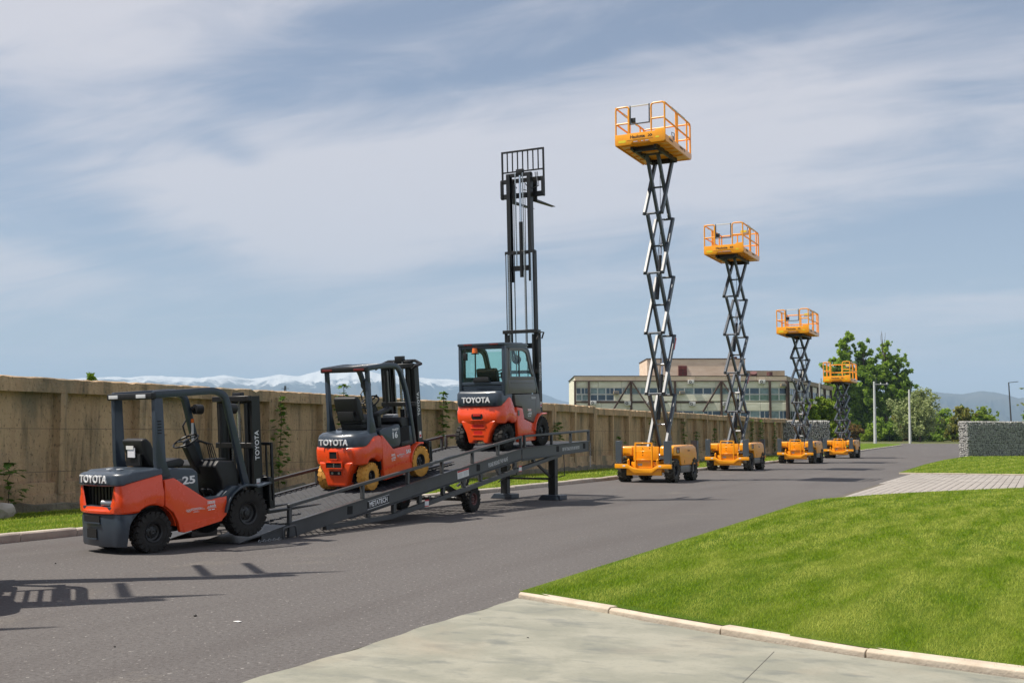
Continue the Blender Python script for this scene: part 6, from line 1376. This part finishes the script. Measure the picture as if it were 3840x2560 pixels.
    for s_ in (-1, 1):
        for yy in (0.48, 2.36):
            wheel(t, (s_ * 0.745, yy, 0.36), 0.36, 0.29, 0.165, s_, 'tyre_mud', 'lug', nb=11, bolts=5, boltmat='rim')
        for yy in (0.48, 2.36): MB().cyl((s_ * 0.3, yy, 0.36), (s_ * 0.66, yy, 0.36), 0.07, 10).build('hub_motor', Y, t)
    # scissor stack
    zb_ = 0.80; Ln = 2.22; e = math.sqrt(max(0.2, Ln * Ln - hs * hs)); yf = 1.15; yc = yf + 0.60
    y0, y1 = yc - e / 2, yc + e / 2; xo, xi = 0.285, 0.185; top = zb_ + 5 * hs
    for i in range(5):
        z0, z1 = zb_ + i * hs, zb_ + (i + 1) * hs
        for s_ in (-1, 1):
            oa = ((y0, z0), (y1, z1)) if i % 2 == 0 else ((y0, z0), (y1, z1))
            MB().bar((s_ * xo, y0, z0), (s_ * xo, y1, z1), 0.085, 0.155, (0, -1, 1)).build('scissor_arm', 'scissor_steel', t, 0.008, 1)
            MB().bar((s_ * xi, y1, z0), (s_ * xi, y0, z1), 0.085, 0.155, (0, 1, 1)).build('scissor_arm', 'scissor_steel', t, 0.008, 1)
        MB().cyl((-xo - 0.05, yc, (z0 + z1) / 2), (xo + 0.05, yc, (z0 + z1) / 2), 0.032, 10).build('pivot_pin', 'steel' if i < 2 else 'scissor_steel', t)
        for yy in (y0, y1): MB().cyl((-xo - 0.055, yy, z1), (xo + 0.055, yy, z1), 0.036, 10).build('pivot_pin', 'scissor_steel', t)
        for s_ in (-1, 1):
            for yy in (y0, y1): MB().b2(s_ * (xi + 0.05) - 0.012, s_ * (xi + 0.05) + 0.012, yy - 0.06, yy + 0.06, z1 - 0.055, z1 + 0.055).build('knuckle', 'dark_metal', t, 0.012, 1)
    for yy in (y0, y1): MB().cyl((-xo - 0.05, yy, zb_), (xo + 0.05, yy, zb_), 0.036, 10).build('pivot_pin', 'steel', t)
    for i in (1, 3):
        a = Vector((0.0, yc - e * 0.22, zb_ + (i - 0.42) * hs)); c = Vector((0.06, yc + e * 0.20, zb_ + (i + 0.95) * hs)); m_ = a + (c - a) * 0.55
        MB().cyl(a, m_, 0.055, 12).build('lift_cylinder', 'dark_metal', t); MB().cyl(m_, c, 0.035, 12).build('piston_rod', 'chrome', t)
        MB().tube([a + Vector((-0.07, 0, 0)), m_ + Vector((-0.08, 0, 0)), c + Vector((-0.06, 0, -0.1))], 0.012, 6).build('hose', 'black_plastic', t)
    for s_ in (-1, 1):
        d = Vector((0, e, hs)).normalized(); c = Vector((s_ * (xo + 0.0), y1, zb_ + 2 * hs)); MB().bar(c - d * 0.50 + Vector((s_ * 0.03, 0.07, -0.03)), c - d * 0.05 + Vector((s_ * 0.03, 0.07, -0.03)), 0.05, 0.07, (0, -1, 1)).build('safety_prop', 'red_plastic', t, 0.008, 1)
    MB().tube([(0.05, yc, top - 0.1), (0.09, yc - 0.1, top - hs * 0.4), (0.02, yc + 0.1, top - hs * 0.9), (0.08, yc, top - hs * 1.3)], 0.010, 6).build('hose', 'black_plastic', t)
    # platform
    zf = top + 0.10; pw = 0.82; ya, yb_ = -0.02, 2.74
    MB().b2(-0.42, 0.42, ya + 0.5, ya + 0.58, top - 0.05, zf).b2(-0.42, 0.42, y1 - 0.04, y1 + 0.04, top - 0.05, zf).b2(-0.42, -0.34, ya + 0.3, yb_ - 0.3, top - 0.03, zf).b2(0.34, 0.42, ya + 0.3, yb_ - 0.3, top - 0.03, zf).build('subframe', 'dark_metal', t, smooth=False)
    pf = MB().b2(-pw + 0.02, pw - 0.02, ya + 0.05, yb_ - 0.03, zf, zf + 0.045)
    for k in range(5): pf.b2(-pw + 0.1, pw - 0.1, ya + 0.25 + 0.45 * k, ya + 0.31 + 0.45 * k, zf - 0.03, zf)
    pf = pf.build('platform', Y, t, 0.004, 1)
    fpoly = [(-pw, zf + 0.30), (-0.42, zf + 0.30), (-0.40, zf + 0.31), (pw - 0.34, zf + 0.31), (pw - 0.30, zf + 0.36), (pw, zf + 0.36), (pw, zf + 0.02), (pw - 0.06, zf - 0.05), (0.36, zf - 0.05), (0.27, zf + 0.05), (-0.22, zf + 0.05), (-0.31, zf - 0.05), (-pw + 0.06, zf - 0.05), (-pw, zf + 0.0)]
    fpn = MB().prism(fpoly, ya, ya + 0.035, 'y').build('front_panel', Y, t, 0.012)
    for s_ in (-1, 1):
        sp_ = MB().prism([(ya + 0.036, zf - 0.04), (yb_ - 0.08, zf - 0.04), (yb_, zf + 0.04), (yb_, zf + 0.17), (ya + 0.036, zf + 0.17)], s_ * pw - s_ * 0.035, s_ * pw).build('side_panel', Y, t, 0.01)
    text('Haulotte', 0.10, (pw + 0.003, 0.55, zf + 0.10), (0, 1, 0), (0, 0, 1), 'ink', t, 'side_lettering', 0.015, depth=0.001); text('COMPACT', 0.09, (pw + 0.003, 1.62, zf + 0.10), (0, 1, 0), (0, 0, 1), 'ink', t, 'side_lettering', 0.015, depth=0.001); text('12', 0.11, (pw + 0.003, 1.95, zf + 0.10), (0, 1, 0), (0, 0, 1), 'ink', t, 'side_number', 0.02, depth=0.001)
    MB().b2(-pw + 0.035, pw - 0.035, yb_ - 0.035, yb_, zf - 0.02, zf + 0.20).build('rear_panel', Y, t, 0.01)
    text('Haulotte', 0.135, (-0.08, ya - 0.003, zf + 0.185), (1, 0, 0), (0, 0, 1), 'ink', t, 'front_lettering', 0.02, depth=0.002)
    b = MB()
    for k in range(2): b.prism([(0.25 + 0.07 * k, zf + 0.15), (0.285 + 0.07 * k, zf + 0.15), (0.335 + 0.07 * k, zf + 0.19), (0.285 + 0.07 * k, zf + 0.23), (0.25 + 0.07 * k, zf + 0.23), (0.30 + 0.07 * k, zf + 0.19)], ya - 0.005, ya - 0.002, 'y')
    b.build('chevron_mark', 'ink', t, smooth=False)
    MB().b2(-0.42, 0.42, ya - 0.004, ya - 0.001, zf + 0.085, zf + 0.092).build('panel_line', 'ink', t, smooth=False)
    MB().b2(-0.70, -0.46, ya - 0.004, ya - 0.001, zf + 0.03, zf + 0.11).b2(0.50, 0.62, ya - 0.004, ya - 0.001, zf + 0.08, zf + 0.13).build('yellow_label', 'label_yellow', t, smooth=False)
    H1 = zf + 1.16; Hm = zf + 0.70; r_ = 0.029
    def rail(pts, m_=Y, rr=r_, nm='guard_rail', rd=0.10): return MB().tube(rounded(pts, rd, 4), rr, 8).build(nm, m_, t)
    yf_ = ya + 0.03
    # front: loop, gate, loop
    rail([(-pw + 0.03, yf_, zf + 0.2), (-pw + 0.03, yf_, H1), (-0.36, yf_, H1), (-0.36, yf_, zf + 0.2)]); rail([(-pw + 0.03, yf_ + 0.002, Hm - 0.06), (-0.36, yf_ + 0.002, Hm - 0.06)])
    rail([(0.36, yf_, zf + 0.2), (0.36, yf_, H1 + 0.02), (pw - 0.03, yf_, H1 + 0.02), (pw - 0.03, yf_, zf + 0.2)]); rail([(0.36, yf_ + 0.002, Hm), (pw - 0.03, yf_ + 0.002, Hm)])
    MB().b2(-0.40, -0.36, yf_ - 0.02, yf_ + 0.02, zf + 0.2, H1 - 0.1).build('gate_post', Y, t, 0.006)
    if gate:
        b = MB().b2(-0.33, -0.295, yf_ - 0.02, yf_ + 0.015, H1 - 0.58, H1 + 0.02).b2(0.285, 0.32, yf_ - 0.02, yf_ + 0.015, H1 - 0.58, H1 + 0.02).b2(-0.295, 0.285, yf_ - 0.02, yf_ + 0.015, H1 - 0.58, H1 - 0.545)
        gt = b.build('gate', 'lift_grey', t, 0.004, 1)
        MB().b2(-0.295, 0.285, yf_ - 0.022, yf_ + 0.017, H1 - 0.02, H1 + 0.018).build('gate_bar', 'label_white', gt, 0.006); MB().b2(-0.30, -0.16, yf_ + 0.02, yf_ + 0.06, H1 - 0.52, H1 - 0.36).build('gate_latch', 'black_plastic', gt, 0.01)
        MB().b2(0.32, 0.36, yf_ - 0.022, yf_ + 0.022, H1 - 0.16, H1 - 0.06).b2(0.32, 0.36, yf_ - 0.022, yf_ + 0.022, H1 - 0.5, H1 - 0.4).build('gate_hinge', 'steel', gt, 0.004)
    for s_ in (-1, 1):
        x = s_ * (pw - 0.03)
        rail([(x, yf_ + 0.01, H1), (x, yb_ - 0.06, H1), (x, yb_ - 0.06, zf + 0.15)]); rail([(x, yf_, Hm - 0.04), (x, yb_ - 0.06, Hm - 0.04)])
        for yy in (1.15, 1.30, 2.30): MB().tube([(x, yy, zf + 0.15), (x, yy, H1 - 0.02)], r_, 8).build('guard_post', Y, t)
        # foam and film wrapped round the top rail
        pts = [(x + random.uniform(-.008, .008), yf_ + 0.05 + (yb_ - 0.2) * k / 9, H1 + 0.004 + random.uniform(-.006, .008)) for k in range(10)]
        MB().tube(pts[2:8], 0.036, 8, rs=[random.uniform(0.032, 0.046) for _ in pts[2:8]]).build('film_wrap', 'wrap', t)
    rail([(-pw + 0.03, yb_ - 0.05, zf + 0.15), (-pw + 0.03, yb_ - 0.05, H1), (pw - 0.03, yb_ - 0.05, H1), (pw - 0.03, yb_ - 0.05, zf + 0.15)]); rail([(-pw + 0.03, yb_ - 0.045, Hm - 0.04), (pw - 0.03, yb_ - 0.045, Hm - 0.04)])
    rail([(-0.1, yb_ - 0.05, H1), (-0.1, yb_ - 0.05, zf + 0.15)])
    cx, cy_, cz = ctrl
    cb = MB().b2(cx - 0.17, cx + 0.17, cy_ - 0.1, cy_ + 0.1, zf + cz, zf + cz + 0.16).build('control_box', 'label_grey', t, 0.012)
    MB().b2(cx - 0.14, cx + 0.10, cy_ - 0.104, cy_ - 0.101, zf + cz + 0.07, zf + cz + 0.15).build('control_label', 'label_yellow', cb, smooth=False)
    MB().tube([(cx + 0.14, cy_ - 0.05, zf + cz + 0.16), (cx + 0.14, cy_ - 0.08, zf + cz + 0.27), (cx + 0.2, cy_, zf + cz + 0.24), (cx + 0.2, cy_, zf + cz)], 0.014, 6).build('joystick_guard', 'black_plastic', cb)
    MB().tube([(cx + 0.18, cy_ + 0.05, zf + cz), (cx + 0.22, cy_ + 0.1, zf + cz * 0.5), (cx + 0.15, cy_ + 0.15, zf + 0.06)], 0.012, 6).build('control_cable', 'black_plastic', cb)
    if bag: MB().b2(-0.20, 0.12, 1.9, 2.1, zf + 0.046, zf + 0.48).build('manual_box', 'black_plastic', t, 0.03)
    return t
scissor_lift((-11.42, 33.0, 0), 1.90, 'tallest raised yellow scissor lift, parked first after the ramp', 0.0, ctrl=(0.30, 1.9, 0.45))
scissor_lift((-12.02, 45.4, 0), 1.58, 'second highest yellow scissor lift, control box high on its right rail', 0.0, ctrl=(0.5, 1.5, 0.95))
scissor_lift((-11.82, 58.4, 0), 1.135, 'half raised yellow scissor lift in front of the small gabion wall', 0.0, ctrl=(0.45, 1.6, 0.95), bag=True)
scissor_lift((-11.95, 72.6, 0), 0.765, 'lowest yellow scissor lift with its gate open, in front of the poplars', 0.0, gate=False, ctrl=(0.55, 1.2, 0.9), bag=True)

# small things on the road and lawn
mat('litter_white', (0.75, 0.74, 0.72), 0.7)
p = on_ground(890, 2331); tag(MB().prism([(-0.03, -0.015), (0.025, -0.02), (0.035, 0.012), (-0.01, 0.022)], 0.003, 0.008, 'z').build('paper_scrap', 'litter_white', bev=0.002, seg=1), 'tiny white scrap of paper lying on the open asphalt', 'litter'); C.objects['paper_scrap'].location = (p.x, p.y, 0)
def pebble(px, py, r, seed, nm, label, m_='rock'):
    p = on_ground(px, py); o = rock(nm, (p.x, p.y, r * 0.5), (r, r * 0.8, r * 0.6), seed, m_); tag(o, label, 'stone', 'loose stones on the ground'); return o
mat('pebble_dark', (0.03, 0.028, 0.026), 0.9)
for k, (px, py, r) in enumerate(((732, 2310, 0.017), (430, 2425, 0.010), (208, 2113, 0.013), (1980, 2393, 0.011), (1800, 2322, 0.009))):
    pebble(px, py, r, 300 + k, 'pebble', 'small dark pebble lying loose on the pavement', 'pebble_dark')

# ------------------------------------------------------------------ haze: even air round everything
hz = bpy.data.materials.new('haze'); hz.use_nodes = True; t_ = hz.node_tree
for n_ in list(t_.nodes): t_.nodes.remove(n_)
vo = t_.nodes.new('ShaderNodeVolumePrincipled'); vo.inputs['Color'].default_value = (0.50, 0.74, 1.0, 1); vo.inputs['Density'].default_value = HAZE; vo.inputs['Anisotropy'].default_value = 0.0
om = t_.nodes.new('ShaderNodeOutputMaterial'); t_.links.new(vo.outputs[0], om.inputs['Volume']); MT['haze'] = hz
o = MB().b2(-20000, 20000, -20000, 20000, -42, 1050).build('haze', 'haze', smooth=False); stuff(o); tag(o, 'pale blue haze in the air veiling the far mountains', 'haze')

# joined small fittings, too small to pick apart one by one
for o in bpy.data.objects:
    if o.parent and o.name.split('.')[0] in ('wheel_nuts', 'levers', 'lever_knobs', 'pedals', 'bolts', 'grille_bars', 'pillar_vents', 'chain', 'label_text', 'recess_rim', 'ring_emblem', 'swoosh_mark', 'skyline_mark', 'chevron_mark', 'wire_cage', 'plate_border', 'yellow_label', 'wordmark'): o['kind'] = 'stuff'
